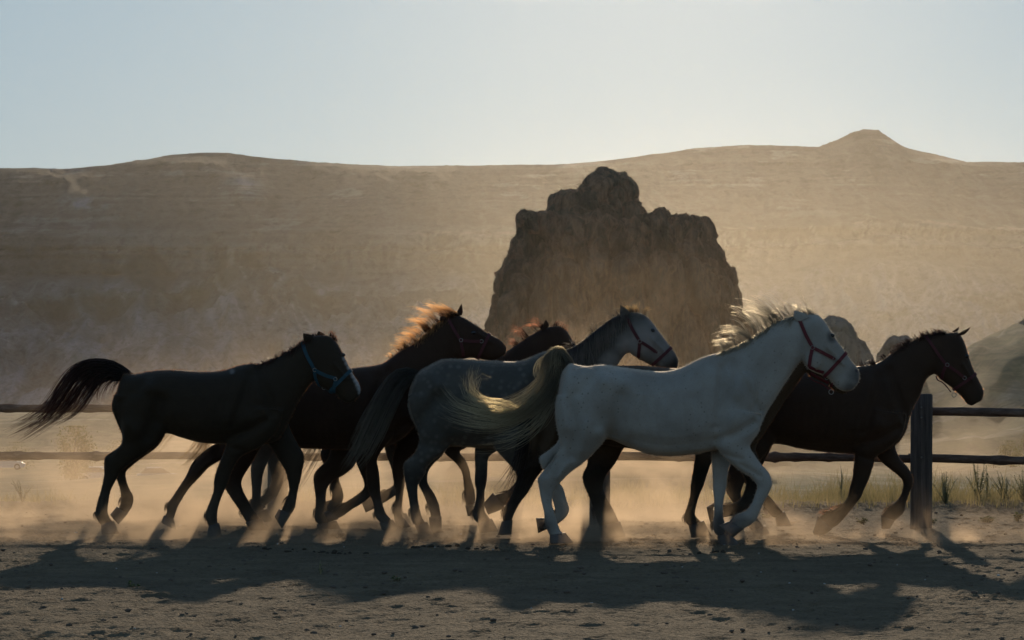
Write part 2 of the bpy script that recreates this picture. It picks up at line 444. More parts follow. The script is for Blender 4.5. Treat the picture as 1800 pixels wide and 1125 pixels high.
def ground_z(x, y):
    if 15 <= y < 47 and abs(x) < 16:
        return float(GZ[min(len(GY) - 1, np.searchsorted(GY, y)), min(len(GX) - 1, np.searchsorted(GX, x))])
    return float(terrain_z(np.array([x]), np.array([y]))[0])

# ------------------------------------------------------------------ mesa behind the valley
HS = 1.5
sk = np.array([(-700,300),(-300,290),(0,296),(60,295),(120,297),(180,291),(250,281),(300,272),(350,268),(400,268),(440,274),(500,280),(580,287),(700,292),(800,291),(900,290),(1000,288),(1100,278),
 (1180,267),(1220,260),(1300,255),(1380,256),(1440,258),(1470,246),(1500,231),(1520,227),(1545,229),(1560,240),(1590,258),(1620,266),(1700,284),(1800,285),(2100,278),(2500,290)], float)
ncol, nrow = 900, 400
Yt = 1800 * HS
xs = np.linspace(-470, 470, ncol) * HS
vr = np.linspace(0, 1, nrow)
pv = np.array([0, .06, .16, .28, .38, .46, .52, .56, .575, .60, .612, .64, .70, .78, .88, 1.0])
pY = np.array([1340, 1375, 1420, 1465, 1505, 1540, 1570, 1588, 1592, 1599, 1603, 1614, 1650, 1700, 1752, 1800]) * HS
pr = np.array([730, 692, 645, 604, 566, 530, 498, 478, 450, 442, 416, 408, 384, 348, 315, 0.0])
px_top = 900 + xs * FOC / Yt
top = np.interp(px_top, sk[:, 0], sk[:, 1])
top = top + 1.2 * fbm(xs / 14, xs * 0, None, 5, 8) - 2.0 * np.maximum(0, fbm(xs / 2.6, xs * 0 + 3, None, 3, 18) - .25) - 7.0 * np.exp(-((px_top - 1568) / 24) ** 2) * np.maximum(0, fbm(xs / 3.5, xs * 0 + 5, None, 3, 4))
XX, VV = np.meshgrid(xs, vr)
YY = np.interp(VV, pv, pY)
pr2 = pr.copy(); pr2[-1] = 290
rr = np.interp(VV, pv, pr2)
f = np.clip((VV - .64) / .36, 0, 1)
rr = rr * 1.0 + f ** 1.5 * (top[None, :] - 290) + f * 0
# meander of the cliff line, buttresses and gullies
wob = fbm(XX / 260, VV * 2.2, None, 3, 61)
VV2 = np.clip(VV + 0.035 * wob * np.sin(np.pi * VV), 0, 1)
rr = np.interp(VV2, pv, pr2) + f ** 1.5 * (top[None, :] - 290)
ZZ = EYE + (640 - rr) / FOC * YY
low = np.clip((.56 - VV) / .1, 0, 1) * np.clip(VV / .08, 0, 1)
cl = np.exp(-((VV - .59) / .05) ** 2)
hi = np.clip((VV - .64) / .05, 0, 1) * np.clip((1.0 - VV) / .10, 0, 1)
wx = XX + 14 * fbm(XX / 70, VV * 6, None, 3, 70)
g1 = fbm(wx / 70 + VV * 1.2, VV * 3.0, None, 5, 71, .55, True)          # long buttresses and gullies running down the slope
g2 = fbm(wx / 17, VV * 9, None, 4, 81, .6, True)
cone = fbm(wx / 30, VV * 11, None, 4, 91, .55, True)
ZZ = ZZ + low * (11 * g1 + 3.5 * g2 + 10 * np.maximum(0, cone) ** 1.3 - 3) + cl * 3.0 * g2 + hi * (4.0 * g1 + 1.6 * g2)
YY = YY - low * (26 * g1 + 5 * g2) - cl * (18 * g1 + 8 * g2) - hi * (16 * g1 + 3 * g2)
# spurs coming forward
def spur(px, row, wpx, hgt, Yc, wy):
    x0 = (px - 900) / FOC * Yc
    return hgt * np.exp(-np.abs((XX - x0) / (wpx / FOC * Yc)) ** 1.3) * np.exp(-((YY - Yc) / wy) ** 2)
ZZ = ZZ + spur(415, 430, 130, 26, 1500 * HS, 60 * HS) + spur(1560, 430, 190, 10, 1600 * HS, 70 * HS) + spur(215, 600, 120, 8, 1400 * HS, 40 * HS) + spur(760, 600, 120, 10, 1440 * HS, 45 * HS)
# terraces in the cliff band
st = np.sin(ZZ * 1.15) * .9 + np.sin(ZZ * 0.47 + 1) * 1.4
YY = YY + (cl + .35 * hi) * st * 2.2
# vertex colours: pale tuff, banded rock, scrub; gully shade and bright ridges painted in
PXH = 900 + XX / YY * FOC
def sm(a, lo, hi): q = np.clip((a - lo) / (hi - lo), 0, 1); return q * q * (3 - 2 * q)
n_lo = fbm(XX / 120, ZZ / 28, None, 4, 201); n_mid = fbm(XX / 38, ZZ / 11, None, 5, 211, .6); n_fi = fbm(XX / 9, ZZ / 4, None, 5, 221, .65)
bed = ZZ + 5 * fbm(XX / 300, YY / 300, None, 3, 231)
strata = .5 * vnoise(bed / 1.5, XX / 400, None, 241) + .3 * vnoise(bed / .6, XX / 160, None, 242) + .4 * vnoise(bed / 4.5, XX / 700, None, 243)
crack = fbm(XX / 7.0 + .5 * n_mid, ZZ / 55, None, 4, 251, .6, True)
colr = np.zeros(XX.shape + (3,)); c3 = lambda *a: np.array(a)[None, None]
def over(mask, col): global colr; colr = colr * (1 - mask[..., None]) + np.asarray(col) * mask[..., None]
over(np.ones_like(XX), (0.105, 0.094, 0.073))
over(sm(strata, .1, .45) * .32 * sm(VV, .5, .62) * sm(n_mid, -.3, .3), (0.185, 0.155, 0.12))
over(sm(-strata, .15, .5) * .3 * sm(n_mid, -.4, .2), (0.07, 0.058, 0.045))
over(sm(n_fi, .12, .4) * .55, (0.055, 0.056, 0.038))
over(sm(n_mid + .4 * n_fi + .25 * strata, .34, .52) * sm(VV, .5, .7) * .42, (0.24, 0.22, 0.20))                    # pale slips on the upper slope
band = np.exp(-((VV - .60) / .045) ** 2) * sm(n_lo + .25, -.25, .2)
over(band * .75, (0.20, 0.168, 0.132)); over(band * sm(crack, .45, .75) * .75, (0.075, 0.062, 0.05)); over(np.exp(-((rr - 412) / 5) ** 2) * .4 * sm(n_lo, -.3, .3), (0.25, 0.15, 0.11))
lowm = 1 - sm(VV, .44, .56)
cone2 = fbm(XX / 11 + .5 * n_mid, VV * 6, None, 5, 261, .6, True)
over(lowm * .85, (0.215, 0.19, 0.162)); over(lowm * sm(cone2 + .5 * g2, .2, .8) * .6, (0.33, 0.30, 0.27)); over(lowm * sm(-cone2 - .3 * g2, .0, .4) * .6, (0.125, 0.112, 0.088))  # tuff, with light crests and shaded hollows painted on to show the relief
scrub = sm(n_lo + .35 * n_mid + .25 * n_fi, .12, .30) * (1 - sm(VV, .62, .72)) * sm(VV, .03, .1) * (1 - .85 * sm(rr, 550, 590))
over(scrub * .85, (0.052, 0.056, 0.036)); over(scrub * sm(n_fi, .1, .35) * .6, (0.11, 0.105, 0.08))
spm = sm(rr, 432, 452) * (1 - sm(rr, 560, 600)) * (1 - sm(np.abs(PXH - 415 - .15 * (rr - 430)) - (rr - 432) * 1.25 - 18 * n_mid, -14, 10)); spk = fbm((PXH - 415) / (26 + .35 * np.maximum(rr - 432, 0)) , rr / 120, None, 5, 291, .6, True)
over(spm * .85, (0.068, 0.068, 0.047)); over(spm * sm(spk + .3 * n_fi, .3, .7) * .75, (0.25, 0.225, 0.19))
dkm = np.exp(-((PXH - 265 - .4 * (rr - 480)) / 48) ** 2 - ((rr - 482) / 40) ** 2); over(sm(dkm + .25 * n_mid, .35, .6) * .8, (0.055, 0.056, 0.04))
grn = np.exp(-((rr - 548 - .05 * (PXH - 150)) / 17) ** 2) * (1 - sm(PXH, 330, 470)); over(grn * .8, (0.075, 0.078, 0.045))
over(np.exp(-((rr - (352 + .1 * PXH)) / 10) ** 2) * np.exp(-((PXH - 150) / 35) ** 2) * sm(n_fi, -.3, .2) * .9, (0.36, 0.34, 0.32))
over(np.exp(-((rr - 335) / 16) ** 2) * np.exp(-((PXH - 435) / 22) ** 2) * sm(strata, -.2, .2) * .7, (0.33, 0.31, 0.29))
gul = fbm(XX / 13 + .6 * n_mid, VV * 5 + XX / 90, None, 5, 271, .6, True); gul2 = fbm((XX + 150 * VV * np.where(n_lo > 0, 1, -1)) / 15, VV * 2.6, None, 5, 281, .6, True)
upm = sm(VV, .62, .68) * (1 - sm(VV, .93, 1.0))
over(upm * sm(gul, .35, .75) * .38, (0.155, 0.14, 0.115)); over(upm * sm(-gul, .05, .45) * .42, (0.052, 0.05, 0.038))  # relief shading put into the colour: lighter ribs, darker gullies
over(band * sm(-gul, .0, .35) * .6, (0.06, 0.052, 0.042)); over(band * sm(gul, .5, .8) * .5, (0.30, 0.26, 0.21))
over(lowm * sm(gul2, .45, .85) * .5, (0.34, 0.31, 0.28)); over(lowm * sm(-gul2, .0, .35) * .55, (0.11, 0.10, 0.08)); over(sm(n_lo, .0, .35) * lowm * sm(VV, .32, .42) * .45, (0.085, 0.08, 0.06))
# plateau behind the rim
bx = np.stack([XX[-1], YY[-1], ZZ[-1]], -1)
rows = [bx + np.array([0, dy, dz]) for dy, dz in ((60, -2.0), (300, -14.0), (900, -60.0))]
V = np.concatenate([np.stack([XX, YY, ZZ], -1).reshape(-1, 3)] + rows)
gm = quads_mesh('hills', V, grid_quads(nrow + 3, ncol))
ca = gm.attributes.new('ground_and_relief_shade', 'FLOAT_COLOR', 'POINT')
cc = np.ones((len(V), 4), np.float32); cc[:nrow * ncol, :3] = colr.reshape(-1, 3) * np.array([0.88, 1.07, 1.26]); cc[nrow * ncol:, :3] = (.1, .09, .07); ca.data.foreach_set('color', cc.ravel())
t = NT('tuff_hills'); at = t.n("ShaderNodeAttribute"); at.attribute_name = 'ground_and_relief_shade'
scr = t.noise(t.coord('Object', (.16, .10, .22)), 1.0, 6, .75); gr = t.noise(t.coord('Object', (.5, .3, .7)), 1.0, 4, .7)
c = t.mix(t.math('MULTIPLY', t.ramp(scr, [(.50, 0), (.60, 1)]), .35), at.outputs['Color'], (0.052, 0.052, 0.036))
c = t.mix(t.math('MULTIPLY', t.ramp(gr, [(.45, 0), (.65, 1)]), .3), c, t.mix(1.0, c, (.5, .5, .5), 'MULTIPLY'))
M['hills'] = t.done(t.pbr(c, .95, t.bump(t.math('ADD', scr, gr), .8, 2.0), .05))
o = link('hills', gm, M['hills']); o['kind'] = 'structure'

# ------------------------------------------------------------------ rocks
t = NT('dark_rock'); v = t.coord('Object')
n1 = t.noise(t.coord('Object', (.5, .5, .28)), 1.0, 8, .65, .4); n2 = t.noise(t.coord('Object', (1.6, 1.6, .38)), 1.0, 8, .7, .6); cr = t.voro(t.coord('Object', (.5, .5, .28)), 1.0, 'DISTANCE_TO_EDGE')
c = t.ramp(n1, [(.32, (0.050, 0.047, 0.036)), (.48, (0.125, 0.112, 0.084)), (.58, (0.225, 0.16, 0.11)), (.70, (0.065, 0.068, 0.05))])
c = t.mix(t.math('MULTIPLY', t.ramp(n2, [(.45, 0), (.65, 1)]), .8), c, (0.038, 0.038, 0.029))
c = t.mix(t.math('MULTIPLY', t.ramp(cr, [(0.0, 1), (.035, 0)]), .22), c, (0.02, 0.018, 0.015))
M['rock'] = t.done(t.pbr(c, .95, t.bump(t.math('ADD', n2, t.math('MULTIPLY', n1, 1.5)), 1.0, .35), .08))

t = NT('pale_rock'); v = t.coord('Object')
n1 = t.noise(t.coord('Object', (.4, .4, .2)), 1.0, 8, .65, .4); n2 = t.noise(v, 1.4, 8, .7)
c = t.ramp(n1, [(.3, (0.17, 0.145, 0.11)), (.5, (0.26, 0.22, 0.17)), (.7, (0.32, 0.265, 0.20))]); c = t.mix(t.math('MULTIPLY', t.ramp(n2, [(.5, 0), (.7, 1)]), .5), c, (0.12, 0.10, 0.075))
M['palerock'] = t.done(t.pbr(c, .95, t.bump(t.math('ADD', n2, n1), 1.0, .3), .08))

def rock_mass(name, label, d, masses, depth, voxel, amp, sc, mat='rock'):
    """masses: lists of (row, left px, right px, depth share); heights and widths measured at the rock's own distance d"""
    parts = []
    for ms in masses:
        rows = []
        for m_ in ms:
            row, l, r = m_[:3]; dsh = m_[3] if len(m_) > 3 else 1.0; yo = m_[4] if len(m_) > 4 else 0.0
            a, b = W(l, row, d), W(r, row, d)
            rows.append([a[0], a[1], b[0], b[1], depth * dsh, yo])
        parts.append(loft(np.array(rows), 32, 4, 2.9))
    V, F = join(parts); base = V[:, 2].min(); ox = V[:, 0].mean()
    V = V - np.array([ox, 0, base])
    me, co = remesh(V, F, voxel, 1)
    n = np.empty(len(co) * 3, np.float32); me.vertices.foreach_get('normal', n); n = n.reshape(-1, 3)
    q = co / sc * np.array([1, 1, .42]); q = q + .25 * np.stack([fbm(q[:, 0], q[:, 1], q[:, 2], 3, 50 + k) for k in range(3)], -1)
    def worley(p, sd):
        b = np.floor(p).astype(np.int64); f1 = np.full(len(p), 9.0); f2 = f1.copy(); cid = np.zeros(len(p))
        for dx in (-1, 0, 1):
            for dy in (-1, 0, 1):
                for dz in (-1, 0, 1):
                    c_ = b + (dx, dy, dz); pt = c_ + np.stack([_hash(c_[:, 0], c_[:, 1], c_[:, 2], sd + k) for k in range(3)], -1)
                    dd = np.linalg.norm(pt - p, axis=1); nw = dd < f1
                    f2 = np.where(nw, f1, np.minimum(f2, dd)); cid = np.where(nw, _hash(c_[:, 0], c_[:, 1], c_[:, 2], sd + 7), cid); f1 = np.where(nw, dd, f1)
        return f1, f2, cid
    f1, f2, cid = worley(q, 3); e1, e2, eid = worley(q * 2.7, 13)
    dsp = .95 * (cid - .5) - .55 * np.clip(1 - (f2 - f1) / .16, 0, 1) + .40 * (eid - .5) - .22 * np.clip(1 - (e2 - e1) / .18, 0, 1)
    dsp = dsp + .75 * fbm(q[:, 0] * 1.1 + .4 * fbm(q[:, 0], q[:, 1], q[:, 2], 3, 90), q[:, 1] * 1.1, q[:, 2] * .45, 4, 15, .6, True) - .25
    dsp = dsp + .35 * fbm(q[:, 0] * 1.3, q[:, 1] * 1.3, q[:, 2] * .8, 5, 12, .6, True) + .12
    zt = co[:, 2].max(); co2 = co + n * (amp * (dsp - .15) * (.68 + .32 * np.clip((zt - co[:, 2]) / (.22 * zt), 0, 1)))[:, None]
    me.vertices.foreach_set('co', co2.astype(np.float32).ravel()); me.update(); me.shade_flat()
    o = link(name, me, M[mat], None, (ox, d, base))
    return tag(o, label, 'rock')

rock_mass('rock_butte', 'big dark craggy rock butte with a knob on top, rising behind the herd', 300.0, [
  [(792,830,1356,1.05),(700,842,1336),(640,849,1322),(577,860,1311),(513,870,1294),(489,880,1289),(474,888,1284),(464,891,1268,.95),(440,910,1262,.9),(416,923,1250,.85),(394,924,1240,.8),(386,932,1214,.7)],
  [(470,930,1170,.8),(420,944,1150,.75),(384,961,1126,.62),(370,965,1120,.58),(347,969,1109,.5),(342,978,1088,.4)],
  [(370,1008,1106,.42),(350,1016,1112,.45),(340,1020,1114,.45),(328,1028,1112,.42),(318,1036,1104,.38),(311,1046,1098,.32),(306,1054,1094,.26),(304,1056,1093,.2)],
  [(410,918,944,.12,-6),(394,917,934,.12,-6),(387,919,930,.08,-6)],
  [(392,1154,1174,.14),(382,1156,1172,.14),(375,1159,1167,.08)], [(394,1180,1220,.2),(384,1182,1214,.2),(378,1186,1206,.15)]],
  8.4, .125, .88, 2.5)
rock_mass('rock_pinnacle', 'pointed rock pinnacle leaning left behind the head of the white horse', 415.0, [
  [(690,1392,1556,1.0),(640,1404,1530),(612,1415,1516),(590,1428,1500),(572,1440,1486,.8),(562,1450,1474,.6),(558,1456,1467,.4)]], 4.4, .18, .8, 2.8, 'palerock')
rock_mass('rock_cone', 'small double-topped rock cone low behind the neck of the dark brown horse', 430.0, [
  [(700,1524,1628,1.0),(640,1540,1612),(615,1549,1604),(598,1558,1596,.8),(594,1562,1590,.5)]], 3.2, .16, .7, 2.4, 'palerock')
rock_mass('rock_outcrop', 'rounded pale outcrop on the hillside at the right edge', 455.0, [
  [(690,1760,1900,1.0),(630,1774,1880),(590,1784,1862),(570,1792,1850,.8),(560,1802,1840,.5)]], 4.0, .2, .9, 3.0, 'palerock')

# ------------------------------------------------------------------ fence
t = NT('weathered_pole'); v = t.coord('Object', (2.0, 30, 30)); n1 = t.noise(v, 1.0, 7, .65, .5); n2 = t.noise(t.coord('Object', (1.2, 5, 5)), 1.0, 4)
c = t.ramp(n1, [(.3, (0.055, 0.035, 0.026)), (.52, (0.145, 0.095, 0.070)), (.72, (0.24, 0.175, 0.14))])
c = t.mix(t.math('MULTIPLY', t.ramp(n2, [(.45, 0), (.65, 1)]), .4), c, (0.16, 0.085, 0.06))
M['pole'] = t.done(t.pbr(c, .85, t.bump(n1, .8, .012), .2))
t = NT('weathered_post'); v = t.coord('Object', (40, 40, 2.2)); n1 = t.noise(v, 1.0, 7, .65, .4)
c = t.ramp(n1, [(.3, (0.040, 0.034, 0.030)), (.55, (0.105, 0.088, 0.076)), (.75, (0.17, 0.145, 0.125))])
M['post'] = t.done(t.pbr(c, .88, t.bump(n1, .6, .008), .2))

fence_d = lambda px: 36.3 - 2.3 * px / 1800.0
post_px = [-75, 488, 1054, 1618.5, 2190]
fx0 = W(1054, 640, fence_d(1054))[0]
fence = thing('rail_fence', 'two-rail fence of rough wooden poles on square posts running behind the horses', 'fence', (fx0, fence_d(1054), 0))
fr = np.array([fx0, fence_d(1054), 0])
for i, px in enumerate(post_px):
    d = fence_d(px); x = W(px, 640, d)[0]; zt = 1.185 + [0, .02, -.01, 0, .02][i]
    V, F = [], []
    hs = np.linspace(-.25, zt, 16); na = 24
    for h_ in hs:
        a = np.linspace(0, 2 * np.pi, na, endpoint=False)
        rad = 0.094 / (np.abs(np.cos(a)) ** 6 + np.abs(np.sin(a)) ** 6) ** (1 / 6.0)
        rad = rad * (1 + .035 * fbm(np.cos(a) * 2.2 + i * 7, np.sin(a) * 2.2, h_ * .5 + 0 * a, 4, 33))
        V.append(np.stack([rad * np.cos(a) + .006 * h_, rad * np.sin(a) * .9, 0 * a + h_], -1))
    V.append(V[-1] * np.array([.88, .88, 1]) + np.array([0, 0, .012]))
    V = np.concatenate(V); F = grid_quads(17, na, True).tolist(); F.append(list(range(16 * na, 17 * na)))
    p = link('post', mesh_from('post', V, F), M['post'], fence, np.array([x, d, 0]) - fr)
    for zz in (1.075, .985, .63):
        bm = bmesh.new(); bmesh.ops.create_uvsphere(bm, u_segments=8, v_segments=5, radius=.009); bmm = bpy.data.meshes.new('nail'); bm.to_mesh(bmm); bm.free()
        link('nail_head', bmm, M['metal'], p, (-.005, -.088, zz))
rail_rows = [[(718.0, 719), (719.5, 719), (720, 724.5), (722, 735)], [(803, 803), (803.5, 803), (803, 806.3), (806.8, 816)]]
for k, zr_ in enumerate(rail_rows):
    for i in range(4):
        d0, d1 = fence_d(post_px[i]), fence_d(post_px[i + 1])
        a = W(post_px[i], zr_[i][0], d0); b = W(post_px[i + 1], zr_[i][1], d1)
        A = np.array([a[0], d0 + .125, a[1]]); B = np.array([b[0], d1 + .125, b[1]])
        dr = (B - A) / np.linalg.norm(B - A); A = A - dr * .10 + np.array([0, 0, 0.0]); B = B + dr * .02
        n = 70; s = np.linspace(0, 1, n); L = np.linalg.norm(B - A)
        pts = A + (B - A) * s[:, None]; sd = 100 + k * 31 + i * 7
        pts[:, 2] += .010 * fbm(s * 3, s * 0 + sd, None, 3, 5) ; pts[:, 1] += .01 * fbm(s * 3, s * 0 + sd + 5, None, 3, 5)
        rad = .0385 + .004 * fbm(s * L * 2.0, s * 0 + sd, None, 3, 6) - .004 * s
        for kn in rng.uniform(.05, .95, 5): rad = rad + .008 * np.exp(-((s - kn) * L / .035) ** 2)
        na = 14; th = np.linspace(0, 2 * np.pi, na, endpoint=False); V = []
        for j in range(n):
            rj = rad[j] * (1 + .10 * fbm(np.cos(th) * 1.6 + sd, np.sin(th) * 1.6, s[j] * L * 1.2 + 0 * th, 3, 9))
            V.append(pts[j] + np.stack([0 * th, rj * np.cos(th), rj * np.sin(th)], -1))
        V = np.concatenate(V); F = grid_quads(n, na, True).tolist(); F += [list(range(na))[::-1], list(range((n - 1) * na, n * na))]
        c0 = pts[0].copy(); link('rail', mesh_from('rail', V - c0, F), M['pole'], fence, c0 - fr)

# ------------------------------------------------------------------ plants
def leafy(name, col, col2, trans=.45):
    t = NT(name); c = t.mix(t.attr('rnd'), col, col2)
    p = t.pbr(c, .7, None, .2); tr = t.n("ShaderNodeBsdfTranslucent"); t.l(c, tr.inputs[0])
    mx = t.n("ShaderNodeMixShader"); mx.inputs[0].default_value = trans
    t.l(p.outputs[0], mx.inputs[1]); t.l(tr.outputs[0], mx.inputs[2]); return t.done(mx)
M['drygrass'] = leafy('dry_grass', (0.36, 0.28, 0.13), (0.22, 0.19, 0.085), .6)
M['weed'] = leafy('weed_leaf', (0.07, 0.11, 0.030), (0.14, 0.16, 0.05), .6)
M['sage'] = leafy('sage_leaf', (0.26, 0.26, 0.12), (0.38, 0.34, 0.17), .8)
M['stem'] = plain('plant_stem', (0.30, 0.26, 0.14), .9)
M['bark'] = plain('bark', (0.07, 0.055, 0.042), .95)
M['treeleaf'] = leafy('tree_leaf', (0.10, 0.115, 0.035), (0.20, 0.185, 0.06), .6)

def blades(P0, H, Wd, lean, seg=3):
    """ribbons: base points (n,3), heights, widths, lean vectors (n,2)"""
    n = len(P0); t_ = np.linspace(0, 1, seg + 1); V = np.zeros((n, seg + 1, 2, 3))
    a = rng.uniform(0, np.pi, n); dx, dy = np.cos(a), np.sin(a) * .5
    for i, tt in enumerate(t_):
        c = P0 + np.stack([lean[:, 0] * tt ** 2 * H, lean[:, 1] * tt ** 2 * H, H * (tt - .25 * tt ** 2 * np.hypot(*lean.T))], -1)
        w = (Wd * (1 - .92 * tt) / 2)[:, None] * np.stack([dx, dy, 0 * dx], -1)
        V[:, i, 0] = c - w; V[:, i, 1] = c + w
    base = (np.arange(n) * (seg + 1) * 2)[:, None]
    q = np.array([[2 * i, 2 * i + 1, 2 * i + 3, 2 * i + 2] for i in range(seg)])
    return V.reshape(-1, 3), (base[:, :, None] + q[None]).reshape(-1, 4), np.repeat(rng.uniform(0, 1, n), (seg + 1) * 2)

n = 60000
gx = rng.uniform(-9, 9, n); gy = 37.6 + rng.gamma(2.0, 2.3, n); keep = gy < 62
dens = vnoise(gx * .8, gy * .8, None, 44) * .5 + .5 + np.clip(gx / 7, -.45, .4) - .25 * (gy < 38.6)
keep &= rng.uniform(0, 1, n) < np.clip(dens, .05, 1)
gx, gy = gx[keep], gy[keep]; n = len(gx)
clus = np.clip(.5 + .8 * vnoise(gx * 1.7, gy * 1.7, None, 45), .15, 1)
P0 = np.stack([gx, gy, [ground_z(a, b) - .01 for a, b in zip(gx, gy)]], -1)
V, Q, RN = blades(P0, rng.uniform(.12, .46, n) * clus * (.75 + .35 * np.clip(gx / 6, -.6, 1)), rng.uniform(.005, .011, n), rng.normal(.05, .35, (n, 2)))
gm = quads_mesh('grass', V, Q); set_attr(gm, 'rnd', RN); o = link('dry_grass', gm, M['drygrass']); o['kind'] = 'stuff'

def plant(name, label, px, d, h, w, nst, leafn, leafl, mat, group, spike=True):
    x = W(px, 640, d)[0]; z = ground_z(x, d)
    root = thing(name, label, 'plant', (x, d, z - .01), group)
    sv, lv, lq, lr, k = [], [], [], [], 0
    for s in range(nst):
        a = rng.uniform(0, 6.28); r = rng.uniform(.05, 1) * w; hh = h * rng.uniform(.55, 1) * (1 - .25 * (r / w) ** 2)
        tip = np.array([math.cos(a) * r, math.sin(a) * r * .8, hh]); tt = np.linspace(0, 1, 6)[:, None]
        pts = np.array([0, 0, 0]) + tip * np.hstack([tt ** 1.3, tt ** 1.3, tt]) + rng.normal(0, .006, (6, 3)) * tt
        sv.append(tube(pts, np.linspace(.006, .002, 6), 5))
        for _ in range(leafn):
            u = rng.uniform(.12, 1) if not spike else rng.uniform(.1, 1)
            c = np.array([np.interp(u, tt[:, 0], pts[:, j]) for j in range(3)])
            b = rng.uniform(0, 6.28); L = leafl * rng.uniform(.5, 1.1) * (1 - .6 * u if spike else 1)
            dv = np.array([math.cos(b), math.sin(b), rng.uniform(.1, .9)]); dv /= np.linalg.norm(dv); sd = np.cross(dv, [0, 0, 1.0]); sd /= np.linalg.norm(sd) + 1e-9
            wd = L * .32
            lv.append(np.array([c, c + dv * L * .5 + sd * wd, c + dv * L - np.array([0, 0, L * .2]), c + dv * L * .5 - sd * wd])); lq.append(np.arange(4) + k); k += 4; lr += [rng.uniform()] * 4
    V, F = join(sv); link('stem', mesh_from('stem', V, F), M['stem'], root)
    lm = quads_mesh('leaves', np.concatenate(lv), np.array(lq), False); set_attr(lm, 'rnd', np.array(lr)); lo = link('leaf_mass', lm, mat, root); lo['kind'] = 'stuff'
    return root
sg = 'tall weeds behind the rail fence'
plant('tall_weed', 'bushy grey-green weed just right of the near fence post, beyond it', 1662, 38.6, .34, .17, 16, 22, .06, M['sage'], sg)
plant('tall_weed', 'tall spiky weed, tallest of those beyond the fence at the right', 1720, 39.2, .47, .13, 11, 34, .065, M['sage'], sg)
plant('tall_weed', 'thin single-stemmed weed beside the tallest one beyond the fence', 1735, 39.5, .50, .05, 5, 34, .055, M['sage'], sg)
plant('tall_weed', 'low wide weed between the thin tall weed and the right edge', 1768, 39.0, .36, .2, 16, 22, .06, M['sage'], sg)
plant('tall_weed', 'leafy weed cut by the right edge of the picture, beyond the rails', 1800, 39.0, .38, .2, 14, 22, .06, M['sage'], sg)
plant('tall_weed', 'spindly weed beyond the fence left of the near post', 1478, 39.5, .40, .04, 4, 14, .05, M['sage'], sg)
plant('tall_weed', 'sparse weed in the dust near the left edge, beyond the rails', 40, 38.6, .30, .12, 9, 14, .05, M['sage'], sg)
wg = 'small green weeds on the bare earth'
plant('green_weed', 'small green weed on bare earth right of the near post', 1737, 35.3, .075, .12, 14, 12, .045, M['weed'], wg, False)
plant('green_weed', 'upright green weed on bare earth at the right edge', 1787, 35.6, .11, .06, 9, 12, .045, M['weed'], wg, False)
plant('green_weed', 'small green weed between the front legs of the dark brown horse', 1516, 35.2, .06, .07, 10, 10, .04, M['weed'], wg, False)
plant('green_weed', 'flat green weed under the belly of the dark brown horse', 1345, 36.2, .07, .12, 12, 10, .04, M['weed'], wg, False)
plant('green_weed', 'tiny green weed in the left foreground shadow edge', 232, 25.2, .035, .06, 8, 8, .03, M['weed'], wg, False)
plant('green_weed', 'tiny upright weed in the foreground below the chestnut horses', 564, 26.6, .10, .015, 3, 8, .025, M['weed'], wg, False)
plant('green_weed', 'tiny weed at the shadow edge in the middle foreground', 698, 25.8, .04, .04, 6, 8, .03, M['weed'], wg, False)
plant('green_weed', 'small weed at the foot of the fence right of the near post', 1640, 35.2, .06, .05, 8, 8, .035, M['weed'], wg, False)

def tree(name, label, px, row, d, h, w, nl, cat='tree', group=None):
    x = W(px, 640, d)[0]; z = float(terrain_z(np.array([x]), np.array([d]))[0])
    root = thing(name, label, cat, (x, d, z - .15), group)
    tr = [tube(np.array([[0, 0, 0], [.04 * w, 0, h * .25], [-.03 * w, .02, h * .5], [.02 * w, 0, h * .85]]), [h * .028, h * .022, h * .015, h * .004], 7)]
    cen = []
    for i in range(9):
        a = i * 2.4; hh = h * rng.uniform(.02, .62); e = np.array([math.cos(a) * w * .38, math.sin(a) * w * .38, hh + h * .2 * rng.uniform(.5, 1)])
        tr.append(tube(np.array([[0, 0, hh * .8], e * np.array([.5, .5, 1]) - [0, 0, h * .06], e]), [h * .012, h * .008, h * .003], 5)); cen.append(e)
    cen.append(np.array([0, 0, h * .92]))
    V, F = join(tr); link('trunk', mesh_from('trunk', V, F), M['bark'], root)
    ci = rng.integers(0, len(cen), nl); C = np.array(cen)[ci] + rng.normal(0, 1, (nl, 3)) * np.array([w * .15, w * .15, h * .13])
    C[:, 2] = np.clip(C[:, 2], h * .04, h * 1.03)
    a = rng.normal(0, 1, (nl, 3)); a /= np.linalg.norm(a, axis=1)[:, None]; b = np.cross(a, rng.normal(0, 1, (nl, 3))); b /= np.linalg.norm(b, axis=1)[:, None]
    s = (h * .026 * rng.uniform(.5, 1.2, nl))[:, None]
    V = np.stack([C - a * s, C + b * s * .5, C + a * s, C - b * s * .5], 1).reshape(-1, 3)
    lm = quads_mesh('crown', V, np.arange(nl * 4).reshape(-1, 4), False); set_attr(lm, 'rnd', np.repeat(rng.uniform(0, 1, nl), 4)); link('crown', lm, M['treeleaf'], root)
tg = 'trees and bushes down in the valley'
tree('valley_tree', 'rounded green bush on the far slope at the right edge, the taller one', 1776, 800, 300, 2.4, 1.5, 2600, group=tg)
tree('valley_tree', 'smaller green bush left of the taller one on the right slope', 1746, 800, 305, 1.5, 1.2, 900, group=tg)
tree('valley_tree', 'pale green bush above the lower rail close to the right edge', 1800, 800, 320, 2.0, 1.4, 900, group=tg)
tree('valley_tree', 'blurred slender tree seen between the rails at the left', 132, 838, 320, 4.8, 2.4, 3000, group=tg)
tree('valley_tree', 'low blurred tree right of the slender one behind the tail of the bay horse', 205, 800, 380, 3.4, 3.0, 1600, group=tg)
tree('valley_tree', 'dark bush in the valley at the left edge', 28, 800, 420, 3.0, 3.6, 1500, group=tg)

